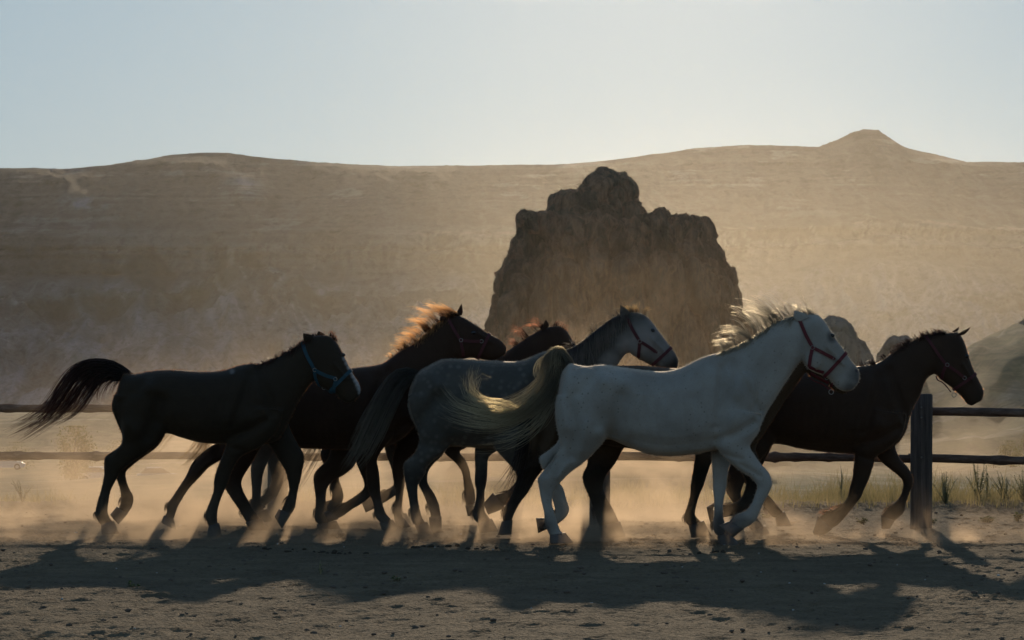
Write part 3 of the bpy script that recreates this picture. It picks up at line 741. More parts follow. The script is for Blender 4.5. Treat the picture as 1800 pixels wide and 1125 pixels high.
# ------------------------------------------------------------------ stones, clods, dung on the paddock
def pebble_mesh(seed, n=9):
    bm = bmesh.new(); bmesh.ops.create_icosphere(bm, subdivisions=1, radius=1.0)
    r_ = np.random.default_rng(seed)
    for v_ in bm.verts: v_.co *= float(r_.uniform(.7, 1.15))
    V = np.array([v_.co[:] for v_ in bm.verts]); F = np.array([[q.index for q in f_.verts] for f_ in bm.faces]); bm.free(); return V, F
def scatter(name, n, smin, smax, mat, xr=(-5.5, 5.5), yr=(19.6, 37.5), pw=3.0, flat=.65, pos=None):
    VV, FF, k = [], [], 0; pm = [pebble_mesh(s) for s in range(6)]
    for i in range(n):
        x, y = (rng.uniform(*xr), rng.uniform(*yr)) if pos is None else pos[i]
        s = smin + (smax - smin) * rng.uniform() ** pw; V, F = pm[i % 6]; a = rng.uniform(0, 6.28)
        Rm = np.array([[math.cos(a), -math.sin(a), 0], [math.sin(a), math.cos(a), 0], [0, 0, 1]])
        VV.append((V * s * np.array([1, rng.uniform(.7, 1), flat])) @ Rm.T + [x, y, ground_z(x, y) + s * .2]); FF.append(F + k); k += len(V)
    o = link(name, quads_mesh(name, np.concatenate(VV), np.concatenate(FF), False), mat); o['kind'] = 'stuff'; return o
M['clod'] = plain('earth_clod', (0.17, 0.13, 0.10), .95, spec=.1, var=.4)
M['dung'] = plain('dung', (0.075, 0.060, 0.042), .95, spec=.1, var=.4)
M['stone'] = plain('pale_stone', (0.55, 0.52, 0.47), .8, spec=.2)
scatter('earth_clods', 3000, .004, .026, M['clod'], pw=4.0, flat=.5)
scatter('pale_pebbles', 60, .008, .022, M['stone'])
dp = [(rng.normal((px - 900) * dd / FOC, .13), rng.normal(dd, .1)) for px, dd, m_ in ((760, 30.6, 14), (850, 30.3, 12), (830, 30.5, 8), (560, 29.6, 10), (600, 29.5, 8), (480, 30, 6), (1230, 29.7, 5)) for _ in range(m_)]
scatter('dry_dung', len(dp), .010, .032, M['dung'], pos=dp, pw=1.5)

# ------------------------------------------------------------------ parked cars far down in the valley
M['carpaint'] = plain('pale_car_paint', (0.62, 0.62, 0.60), .25, spec=.5, var=.05, scale=2)
M['carglass'] = plain('car_glass', (0.02, 0.025, 0.03), .06, spec=.6, var=0)
M['tyre'] = plain('tyre', (0.02, 0.02, 0.02), .9)
M['rim'] = plain('wheel_rim', (0.45, 0.45, 0.45), .35, metal=.8)
def car(label, px, d, rz, L=4.3):
    x = W(px, 640, d)[0]; z = float(terrain_z(np.array([x]), np.array([d]))[0])
    root = thing('parked_car', label, 'car', (x, d, z - .02), 'pale cars parked in the valley'); root.rotation_euler = (0, 0, rz)
    def prof(P_, hw, taper):
        V, F, m = [], [], len(P_)
        for s, k in ((-1, 0), (1, 0)):
            for (a, b) in P_: V.append((a * L / 4.3, s * (hw - taper * max(0, b - .9)), b))
        for i in range(m): F.append([i, (i + 1) % m, m + (i + 1) % m, m + i])
        F += [list(range(m))[::-1], list(range(m, 2 * m))]; return np.array(V), F
    V, F = prof([(-2.12, .32), (-2.15, .62), (-2.05, .86), (-1.5, .93), (.75, .95), (1.75, .84), (2.1, .66), (2.14, .34), (1.9, .24), (-1.95, .24)], .86, 0)
    link('body', mesh_from('car_body', V, F, False), M['carpaint'], root)
    V, F = prof([(-1.75, .93), (-1.25, 1.42), (.05, 1.44), (.95, .95)], .80, .28)
    gl = link('glasshouse', mesh_from('glasshouse', V, F, False), M['carglass'], root)
    V, F = prof([(-1.28, 1.40), (-1.1, 1.46), (-.1, 1.475), (.10, 1.425)], .79, .26)
    link('roof', mesh_from('roof', V, F, False), M['carpaint'], root)
    for sx_ in (-1.3, 1.32):
        for sy in (-.78, .78):
            bm = bmesh.new(); bmesh.ops.create_cone(bm, cap_ends=True, segments=18, radius1=.33, radius2=.33, depth=.22, matrix=Matrix.Rotation(R(90), 4, 'X')); wm = bpy.data.meshes.new('wheel'); bm.to_mesh(wm); bm.free()
            w_ = link('wheel', wm, M['tyre'], root, (sx_ * L / 4.3, sy, .33))
            bm = bmesh.new(); bmesh.ops.create_cone(bm, cap_ends=True, segments=14, radius1=.2, radius2=.2, depth=.24, matrix=Matrix.Rotation(R(90), 4, 'X')); rm = bpy.data.meshes.new('rim'); bm.to_mesh(rm); bm.free()
            link('rim', rm, M['rim'], w_)
car('pale car half seen in the dust just left of the chestnut hind leg', 282, 345, .12)
car('pale car blurred in the valley behind the hind leg of the bay horse', 178, 350, -.1)
car('pale car at the left edge, highest of the three in the valley', 10, 420, .05)
# ------------------------------------------------------------------ horse builder
class Px:
    """photo measurements -> metres in the horse's own frame (root at its hooves)"""
    def __init__(s, d, ox): s.d, s.ox, s.k = d, ox, d / FOC
    def __call__(s, px, py):
        w = W(px, py, s.d); return np.array([w[0] - s.ox, w[1]])

def strip(pts, nrm, width_dir, w, th):
    """flat strap: points on the skin, outward normals, width direction"""
    pts = np.asarray(pts); nrm = np.asarray(nrm); wd = np.asarray(width_dir)
    a = pts + wd * w / 2; b = pts - wd * w / 2
    V = np.stack([a, b, b + nrm * th, a + nrm * th], 1).reshape(-1, 3)
    Q = grid_quads(len(pts), 4, True).tolist(); m = len(pts)
    Q.append([3, 2, 1, 0]); Q.append([4 * m - 4, 4 * m - 3, 4 * m - 2, 4 * m - 1])
    return V, Q

BODY_LINES = [([(1266, 648), (1262, 700), (1256, 748)], 9, .013), ([(1282, 636), (1312, 688), (1334, 724)], 9, .015), ([(1292, 660), (1300, 690)], 14, -.010),
 ([(1256, 772), (1290, 762), (1322, 742)], 8, .013), ([(1284, 735)], 16, -.014), ([(1078, 764), (1086, 732), (1090, 696)], 14, .022), ([(1060, 668)], 13, -.018), ([(1040, 664), (1015, 690)], 10, .008),
 ([(1002, 700), (1012, 755), (1004, 800)], 9, .014), ([(988, 700), (994, 750)], 9, -.008), ([(1056, 762)], 14, -.016), ([(1030, 745), (1020, 790)], 11, -.012), ([(976, 803), (960, 832)], 5, .012), ([(1000, 812), (980, 838)], 5, -.008),
 ([(1255, 660), (1250, 740)], 12, -.010)] + [([(1112 + 17 * k, 700), (1120 + 17 * k, 770)], 5, .0018) for k in range(8)] + [([(1110, 772), (1170, 782), (1240, 776)], 10, .008), ([(1264, 795), (1300, 806)], 5, .006), ([(1300, 815), (1334, 836)], 4, .006)]
HEAD_LINES = [([(1452, 610), (1480, 640)], 3.2, -.008), ([(1448, 620), (1476, 648)], 4, .008), ([(1450, 582), (1463, 579), (1470, 588)], 3.2, -.010), ([(1450, 594), (1464, 598)], 3.5, .007), ([(1440, 570)], 5, .008),
 ([(1503, 652), (1505, 657)], 3.6, .018), ([(1499, 648), (1508, 648)], 3, -.006), ([(1508, 676), (1486, 673)], 2.4, .010), ([(1494, 640), (1488, 660)], 6, .007), ([(1426, 600), (1422, 632)], 5, .010), ([(1412, 590), (1408, 625)], 7, .012), ([(1404, 575), (1396, 610)], 8, -.006),
 ([(1408, 642), (1376, 681), (1350, 722)], 7, .013), ([(1386, 600), (1350, 650), (1322, 690)], 14, -.008)]

def make_horse(sp):
    d = sp['d']; ox = W(sp['cx'], 900, d)[0]; P = Px(d, ox)
    root = thing('horse', sp['label'], 'horse', (ox, d, 0), 'horses trotting past the rail fence in the dust')
    conv = lambda rows, yc=0.0: np.array([[*P(r[0], r[1]), *P(r[2], r[3]), r[4], (r[5] if len(r) > 5 else yc)] for r in rows])
    parts = [loft(conv(sp['trunk']), 36, 4, 2.25), loft(conv(sp['head'], sp.get('head_y', 0.0)), 28, 4, 2.5)]
    legs_xz = []
    for lg in sp['legs']:
        sgn = lg['s']; rows = []
        m = len(lg['sec'])
        for i, r in enumerate(lg['sec']):
            hw = math.hypot(r[0] - r[2], r[1] - r[3]) / 2 * P.k
            top = lg.get('top', 0.14); f = i / (m - 1)
            yc = sgn * (top + (0.095 - top) * min(1, f * 2.2))
            t = min(lg.get('tmax', 0.125), 0.5 * hw + 0.014)
            rows.append([*P(r[0], r[1]), *P(r[2], r[3]), t, yc])
        rows = np.array(rows)
        parts.append(loft(rows, 20, 4, 2.1)); legs_xz.append((lg, rows))
    for b in sp.get('bulge', []):                            # muscle masses laid on the frame
        px_, py_, rx, rz, ry, yc, rot = b
        c = P(px_, py_); u = np.linspace(0, np.pi, 14); v = np.linspace(0, 2 * np.pi, 20, endpoint=False)
        uu, vv = np.meshgrid(u, v, indexing='ij')
        x = rx * P.k * np.cos(uu); z = rz * P.k * np.sin(uu) * np.cos(vv); y = ry * np.sin(uu) * np.sin(vv)
        cr, sr = math.cos(R(rot)), math.sin(R(rot))
        V = np.stack([c[0] + x * cr - z * sr, yc + y, c[1] + x * sr + z * cr], -1).reshape(-1, 3)
        parts.append((V, grid_quads(14, 20, True).tolist()))
    V, F = join(parts)
    me, co = remesh(V, F, sp.get('voxel', 0.013), sp.get('smooth', 4))
    # muscle lines: grooves (+) and ridges (-) drawn on the flanks and the head, placed from this horse's own landmarks
    nrm_ = np.empty(len(co) * 3, np.float32); me.vertices.foreach_get('normal', nrm_); nrm_ = nrm_.reshape(-1, 3)
    def lines(lst, src, dst):
        if len(src) == 3:
            Mx = np.linalg.solve(np.c_[np.array(src, float), np.ones(3)], np.array(dst, float)); f_ = lambda p: np.array([p[0], p[1], 1.0]) @ Mx; k_ = 1.0
        else:
            a_, b_ = np.array(src, float); c_, d_ = np.array(dst, float); z1 = complex(*(b_ - a_)); z2 = complex(*(d_ - c_)); r_ = z2 / z1; k_ = abs(r_)
            def f_(p):
                w_ = (complex(*p) - complex(*a_)) * r_ + complex(*c_); return np.array([w_.real, w_.imag])
        for pl, wpx, dep in lst:
            L_ = np.array([P(*f_(p)) for p in pl]); q_ = co[:, [0, 2]]; dm = np.full(len(co), 9.0)
            if len(L_) == 1: dm = np.linalg.norm(q_ - L_[0], axis=1)
            for a_, b_ in zip(L_[:-1], L_[1:]):
                ab = b_ - a_; tt = np.clip(((q_ - a_) @ ab) / (ab @ ab), 0, 1); dm = np.minimum(dm, np.linalg.norm(q_ - a_ - tt[:, None] * ab, axis=1))
            w_ = np.exp(-(dm / (wpx * k_ * P.k)) ** 2) * np.clip((np.abs(nrm_[:, 1]) - .25) / .4, 0, 1) * np.sign(nrm_[:, 1])
            co[:, 1] -= w_ * dep * k_ * 2.4
    if 'wte' in sp: lines(BODY_LINES, [(1245, 624), (1001, 638), (1254, 792)], sp['wte'])
    if 'pm' in sp: lines(HEAD_LINES, [(1403, 553), (1511, 660)], sp['pm'])
    me.vertices.foreach_set('co', co.astype(np.float32).ravel()); me.update()
    # coat pattern
    dk = np.zeros(len(co)); lt = np.zeros(len(co))
    for a, lst in ((dk, sp.get('dark_at', [])), (lt, sp.get('light_at', []))):
        for px_, py_, r, s in lst:
            q = P(px_, py_); dist = np.hypot(co[:, 0] - q[0], co[:, 2] - q[1]) / (r * P.k)
            dist = dist + 0.18 * fbm(co[:, 0] * 14, co[:, 2] * 14, co[:, 1] * 14, 3, 5)
            np.maximum(a, s * np.clip(1.6 - 1.6 * dist, 0, 1).clip(0, 1), out=a)
    if 'points' in sp:                                       # dark lower legs
        h, s = sp['points']; z = co[:, 2] + 0.06 * fbm(co[:, 0] * 9, co[:, 2] * 9, co[:, 1] * 9, 3, 2)
        np.maximum(dk, s * np.clip((h - z) / 0.18, 0, 1), out=dk)
    set_attr(me, 'dark', dk); set_attr(me, 'light', lt)
    body = link('body', me, sp['coat'], root)
    vv = [Vector(c) for c in co]; polys = [tuple(p.vertices) for p in me.polygons]
    bvh = BVHTree.FromPolygons(vv, polys)
    def skin(px_, py_, side=-1):
        x, z = P(px_, py_)
        h = bvh.ray_cast(Vector((x, 2.0 * side, z)), Vector((0, -side, 0)))
        return (np.array(h[0]), np.array(h[1])) if h[0] is not None else (np.array([x, 0, z]), np.array([0, side, 0.]))
    # hooves
    for lg, rows in legs_xz:
        (c1x, c1y), (c2x, c2y), (s1x, s1y), (s2x, s2y) = lg['hoof']
        yc = rows[-1][5]; A, B, C_, D = P(c1x, c1y), P(c2x, c2y), P(s1x, s1y), P(s2x, s2y)
        hw = np.linalg.norm(A - B) / 2; hs = np.linalg.norm(C_ - D) / 2
        ex = 0.18
        rows2 = [[*(A + (A - C_) * ex), *(B + (B - D) * ex), hw * 0.72, yc], [*A, *B, hw * 0.86, yc],
                 [*(A * .5 + C_ * .5), *(B * .5 + D * .5), (hw + hs) * .46, yc], [*C_, *D, hs * 0.90, yc]]
        Vh, Fh = loft(rows2, 18, 3, 2.2)
        link('hoof', mesh_from('hoof', Vh, Fh), lg.get('mat', sp.get('hoofmat', M['hoof'])), root)
    # tufts behind the fetlocks
    fc = []
    for lg, rows in legs_xz:
        r3, r2, r1 = lg['sec'][-3], lg['sec'][-2], lg['sec'][-1]; yc = rows[-1][5]
        ux, uy = (r3[0] - r3[2]), (r3[1] - r3[3]); L_ = math.hypot(ux, uy) + 1e-6; ux /= L_; uy /= L_
        fc.append(dict(g=[(r3[0] + ux * -4, r3[1] + uy * -4 - 2, yc), (r3[0] + ux * .5, r3[1] + uy * .5 + 1, yc), (r2[0] + ux * 2.5, r2[1] + uy * 2.5 + 2, yc)], n=30, r0=2.5, r1=2.0, ln=(.5, 1), w=1.8, seg=4))
    V, Q, U, RN = strands(fc, P); hm = quads_mesh('fetlock_tuft', V, Q); set_attr(hm, 'u', U); set_attr(hm, 'rnd', RN)
    fo = link('fetlock_hair', hm, sp.get('tuft', HM['bay']), root); fo['kind'] = 'stuff'
    # short coat hair standing up along the back, crest and limbs, which catches the light from behind
    me.calc_loop_triangles(); nv = np.empty(len(co) * 3, np.float32); me.vertices.foreach_get('normal', nv); nv = nv.reshape(-1, 3)
    ok = np.flatnonzero((np.abs(nv[:, 1]) < .42) & ((nv[:, 2] > -.1) | (co[:, 2] < .75) | (np.abs(nv[:, 0]) > .6))); pk = rng.choice(ok, 9000)
    b0 = co[pk] - nv[pk] * .002 + rng.normal(0, .005, (len(pk), 3)) * (1 - np.abs(nv[pk])); ln_ = rng.uniform(.007, .015, len(pk))[:, None]; dv_ = nv[pk] + rng.normal(0, .3, (len(pk), 3)) + np.array([-.7, 0, -.1]); dv_ /= np.linalg.norm(dv_, axis=1)[:, None]
    tip = b0 + nv[pk] * ln_ * .55 + dv_ * ln_ * .75; sd_ = np.cross(dv_, nv[pk] + rng.normal(0, .5, (len(pk), 3))); sd_ /= np.linalg.norm(sd_, axis=1)[:, None] + 1e-9
    Vf = np.stack([b0 - sd_ * .0016, b0 + sd_ * .0016, tip], 1).reshape(-1, 3)
    fm = quads_mesh('coat_hair', Vf, np.arange(len(Vf)).reshape(-1, 3), False); set_attr(fm, 'u', np.tile([0.3, 0.3, 1.0], len(pk))); set_attr(fm, 'rnd', np.repeat(rng.uniform(0, 1, len(pk)), 3))
    fz = link('coat_hair', fm, sp['fuzz'], root); fz['kind'] = 'stuff'
    # ears: a rolled leaf, hollow side turned outwards
    for (b1, b2, tip, s) in sp['ears']:
        A, B, T = P(*b1), P(*b2), P(*tip); V, Q = [], []
        nu, nv = 9, 9
        for i in range(nu):
            f = i / (nu - 1); wdt = (1 - f) ** 0.75 * (1 + 1.1 * f * (1 - f)) + 0.02
            c = (A + B) / 2 * (1 - f) + T * f; hx = (B - A) / 2 * wdt
            for j in range(nv):
                a = -1.25 + 2.5 * j / (nv - 1)
                bow = 0.026 * wdt * math.cos(a)
                V.append([c[0] + hx[0] * math.sin(a) / .95, s * (sp.get('ear_y', 0.050) - bow * -0.6 + 0.022 * f), c[1] + hx[1] * math.sin(a) / .95])
        V = np.array(V); m2 = len(V)
        th = np.array([0, s * 0.007, 0])
        V2 = np.vstack([V, V + th]); q = grid_quads(nu, nv)
        rim = []
        for i in range(nu - 1):
            rim += [[i * nv, (i + 1) * nv, (i + 1) * nv + m2, i * nv + m2], [i * nv + nv - 1, i * nv + nv - 1 + m2, (i + 1) * nv + nv - 1 + m2, (i + 1) * nv + nv - 1]]
        link('ear', mesh_from('ear', V2, q.tolist() + (q[:, ::-1] + m2).tolist() + rim), sp['coat'], root)
    # eye
    if 'eye' in sp:
        h, nrm = skin(*sp['eye'])
        for sgn in (-1, 1):
            bm = bmesh.new(); bmesh.ops.create_uvsphere(bm, u_segments=14, v_segments=9, radius=0.021)
            for v in bm.verts: v.co = Vector((v.co.x * 1.15, v.co.y * 0.75, v.co.z * 0.8))
            em = bpy.data.meshes.new('eye'); bm.to_mesh(em); bm.free(); em.shade_smooth()
            link('eye', em, M['eye'], root, (h[0], sgn * (abs(h[1]) - 0.006), h[2]))
    # mane, tail, forelock
    for key, nm in (('mane', 'mane'), ('tail', 'tail'), ('forelock', 'forelock'), ('feather', 'fetlock_hair')):
        if key in sp:
            cl = sp[key]['c'](P, skin, sp) if callable(sp[key]['c']) else sp[key]['c']
            V, Q, U, RN = strands(cl, P)
            hm = quads_mesh(nm, V, Q); set_attr(hm, 'u', U); set_attr(hm, 'rnd', RN)
            ho_ = link(nm, hm, sp[key]['m'], root)
            if nm == 'fetlock_hair': ho_['kind'] = 'stuff'
    # halter
    if 'halter' in sp:
        H = sp['halter']; hp = []; rings = []
        wpx = H.get('w', 0.026)
        def side_strap(pts, side, w):
            pts = crm(np.array(pts, float), 5)
            S = [skin(p[0], p[1], side) for p in pts]
            ps = np.array([a + b * 0.004 for a, b in S]); nn = np.array([b for _, b in S])
            dv = np.gradient(ps, axis=0); dv /= np.linalg.norm(dv, axis=1)[:, None] + 1e-9
            wd = np.cross(dv, nn); wd /= np.linalg.norm(wd, axis=1)[:, None] + 1e-9
            hp.append(strip(ps, nn, wd, w, 0.006))
        for s_ in H['side']:
            for sd in ((-1, 1) if H.get('both', True) else (-1,)): side_strap(s_, sd, wpx)
        for p1, p2 in H.get('band', []):
            A = np.insert(P(*p1), 1, sp.get('head_y', 0.0)); B = np.insert(P(*p2), 1, sp.get('head_y', 0.0))
            c = (A + B) / 2; u = (A - B) / np.linalg.norm(A - B); wd = np.array([-u[2], 0, u[0]])
            ps, nn = [], []
            for a in np.linspace(0, 2 * np.pi, 41):
                dr = math.cos(a) * u + math.sin(a) * np.array([0, 1.0, 0])
                h = bvh.ray_cast(Vector(c + dr * 0.6), Vector(-dr))
                q = np.array(h[0]) if h[0] is not None and (Vector(c) - h[0]).length < 0.2 else c + dr * 0.08
                ps.append(q + dr * 0.004); nn.append(dr)
            hp.append(strip(ps, nn, np.tile(wd, (41, 1)), wpx, 0.006))
        for s_ in H.get('free', []):
            pts = np.array([[P(*p)[0], sp.get('head_y', 0.0) * 1.0, P(*p)[1]] for p in crm(np.array(s_, float), 4)])
            dv = np.gradient(pts, axis=0); dv /= np.linalg.norm(dv, axis=1)[:, None]
            nn = np.cross(dv, np.array([0, 1.0, 0])); wd = np.tile(np.array([0, 1.0, 0]), (len(pts), 1))
            hp.append(strip(pts - nn * .004, nn, wd, 0.022, 0.009))
        V, F = join(hp); ho = link('halter', mesh_from('halter', V, F, False), H['m'], root)
        for p in H.get('rings', []):
            h, nrm = skin(*p); rv = torus(h + nrm * 0.011, 0.015, 0.0028)
            link('halter_ring', mesh_from('ring', *rv), M['metal'], ho)
        for p in H.get('hang', []):
            q = P(*p); rv = torus((q[0], sp.get('head_y', 0), q[1]), 0.019, 0.003)
            link('halter_ring', mesh_from('ring', *rv), M['metal'], ho)
    return root
# ------------------------------------------------------------------ the eight horses
def wind_mane(crest, vecs, clumps=40, n=8, r1=5, w=1.9, jit=0.35, lift=0.25, s_dep=0.03, fly=None):
    def f(P, skin, sp):
        C = crm(np.array(crest, float), 6); Vv = np.array(vecs, float); out = []
        for i in range(clumps):
            u = rng.uniform(0, 1)
            c = C[int(u * (len(C) - 1))]
            v = np.array([np.interp(u, np.linspace(0, 1, len(Vv)), Vv[:, k]) for k in (0, 1)])
            v = v * rng.uniform(0.55, 1.2); a = rng.normal(0, jit); ca, sa = math.cos(a), math.sin(a)
            v = np.array([v[0] * ca - v[1] * sa, v[0] * sa + v[1] * ca]); L = np.hypot(*v)
            dep = rng.normal(0, s_dep); d1 = dep + rng.normal(0, .06)
            c0 = c + np.array([2.0, 5.0])
            g = [(c0[0], c0[1], dep * .4), (c[0] + v[0] * .3, c[1] + v[1] * .3 - L * lift * .5, dep),
                 (c[0] + v[0] * .68, c[1] + v[1] * .68 - L * lift * .35, (dep + d1) / 2), (c[0] + v[0], c[1] + v[1] + L * lift * .3, d1)]
            out.append(dict(g=g, n=n, r0=2.5, r1=r1 * rng.uniform(.5, 1.3), ln=(.55, 1), w=w, wob=.25, seg=7))
        return out
    return f

def hang_mane(crest, drop, clumps=40, n=8, w=3.2, side=-1, lean=(-3, 0)):
    def f(P, skin, sp):
        C = crm(np.array(crest, float), 6); D = np.array(drop, float); out = []
        for i in range(clumps):
            u = rng.uniform(0, 1); c = C[int(u * (len(C) - 1))]
            L = np.interp(u, np.linspace(0, 1, len(D)), D) * rng.uniform(.6, 1.1); lx = rng.uniform(*sorted((lean[0], lean[1] + .01)))
            g = [(c[0], c[1] + 4, 0.0)]
            for t in (.12, .35, .65, 1.0):
                q = (c[0] + lx * t, c[1] + L * t)
                h, nn = skin(q[0], q[1], side)
                g.append((q[0], q[1], h[1] + side * (0.012 + .012 * t)))
            out.append(dict(g=g, n=n, r0=2, r1=4, ln=(.6, 1), w=w, wob=.3, dep=.3, seg=6))
        return out
    return f

def both_manes(*fs):
    return lambda P, skin, sp: sum((f(P, skin, sp) for f in fs), [])

HM = {
 'black': hair_mat('hair_black', (0.016, 0.013, 0.012), (0.05, 0.030, 0.022), 0.4, .12),
 'bay': hair_mat('hair_black_brown', (0.018, 0.012, 0.010), (0.13, 0.05, 0.035), 0.45, .12),
 'chestnut': hair_mat('hair_chestnut', (0.13, 0.045, 0.016), (1.0, 0.64, 0.31), 0.75, .38),
 'auburn': hair_mat('hair_auburn', (0.07, 0.028, 0.017), (0.55, 0.27, 0.17), 0.65, .28),
 'flax': hair_mat('hair_flaxen', (0.30, 0.20, 0.10), (0.80, 0.58, 0.30), 0.65, .25),
 'white': hair_mat('hair_white', (0.40, 0.38, 0.32), (0.95, 0.88, 0.72), 0.72, .38),
 'cream': hair_mat('hair_cream', (0.36, 0.33, 0.26), (0.95, 0.86, 0.60), 0.72, .34),
 'grey': hair_mat('hair_dark_grey', (0.07, 0.068, 0.058), (0.36, 0.33, 0.26), 0.5, .15),
 'greymane': hair_mat('hair_slate', (0.018, 0.018, 0.018), (0.42, 0.36, 0.30), 0.5, .15),
}
 # coat hair seen against the light
FZ = {'dark': hair_mat('coat_hair_dark', (0.03, 0.02, 0.015), (0.55, 0.26, 0.13), .7, .3), 'grey': hair_mat('coat_hair_grey', (0.2, .19, .18), (0.85, .78, .66), .7, .3), 'white': hair_mat('coat_hair_white', (.5, .48, .44), (0.95, .9, .8), .7, .3)}
CT = {
 'bay': coat('coat_dark_bay', (0.042, 0.030, 0.018), (0.029, 0.022, 0.014), (0.62, 0.60, 0.57)),
 'chest': coat('coat_liver_chestnut', (0.053, 0.028, 0.016), (0.029, 0.020, 0.013), (0.5, .45, .4)),
 'brown': coat('coat_dark_brown', (0.055, 0.032, 0.019), (0.031, 0.022, 0.014), (0.5, .45, .4)),
 'dapple': coat('coat_dapple_grey', (0.105, 0.098, 0.082), (0.016, 0.015, 0.014), (0.36, 0.33, 0.30), 'dapple', sheen=.4),
 'white': coat('coat_flea_bitten_grey', (0.44, 0.415, 0.365), (0.06, 0.055, 0.052), (0.6, .57, .53), 'flea', sheen=.8),
 'tan': coat('coat_buckskin_bay', (0.085, 0.055, 0.030), (0.012, 0.010, 0.008), (0.5, .45, .4)),
}

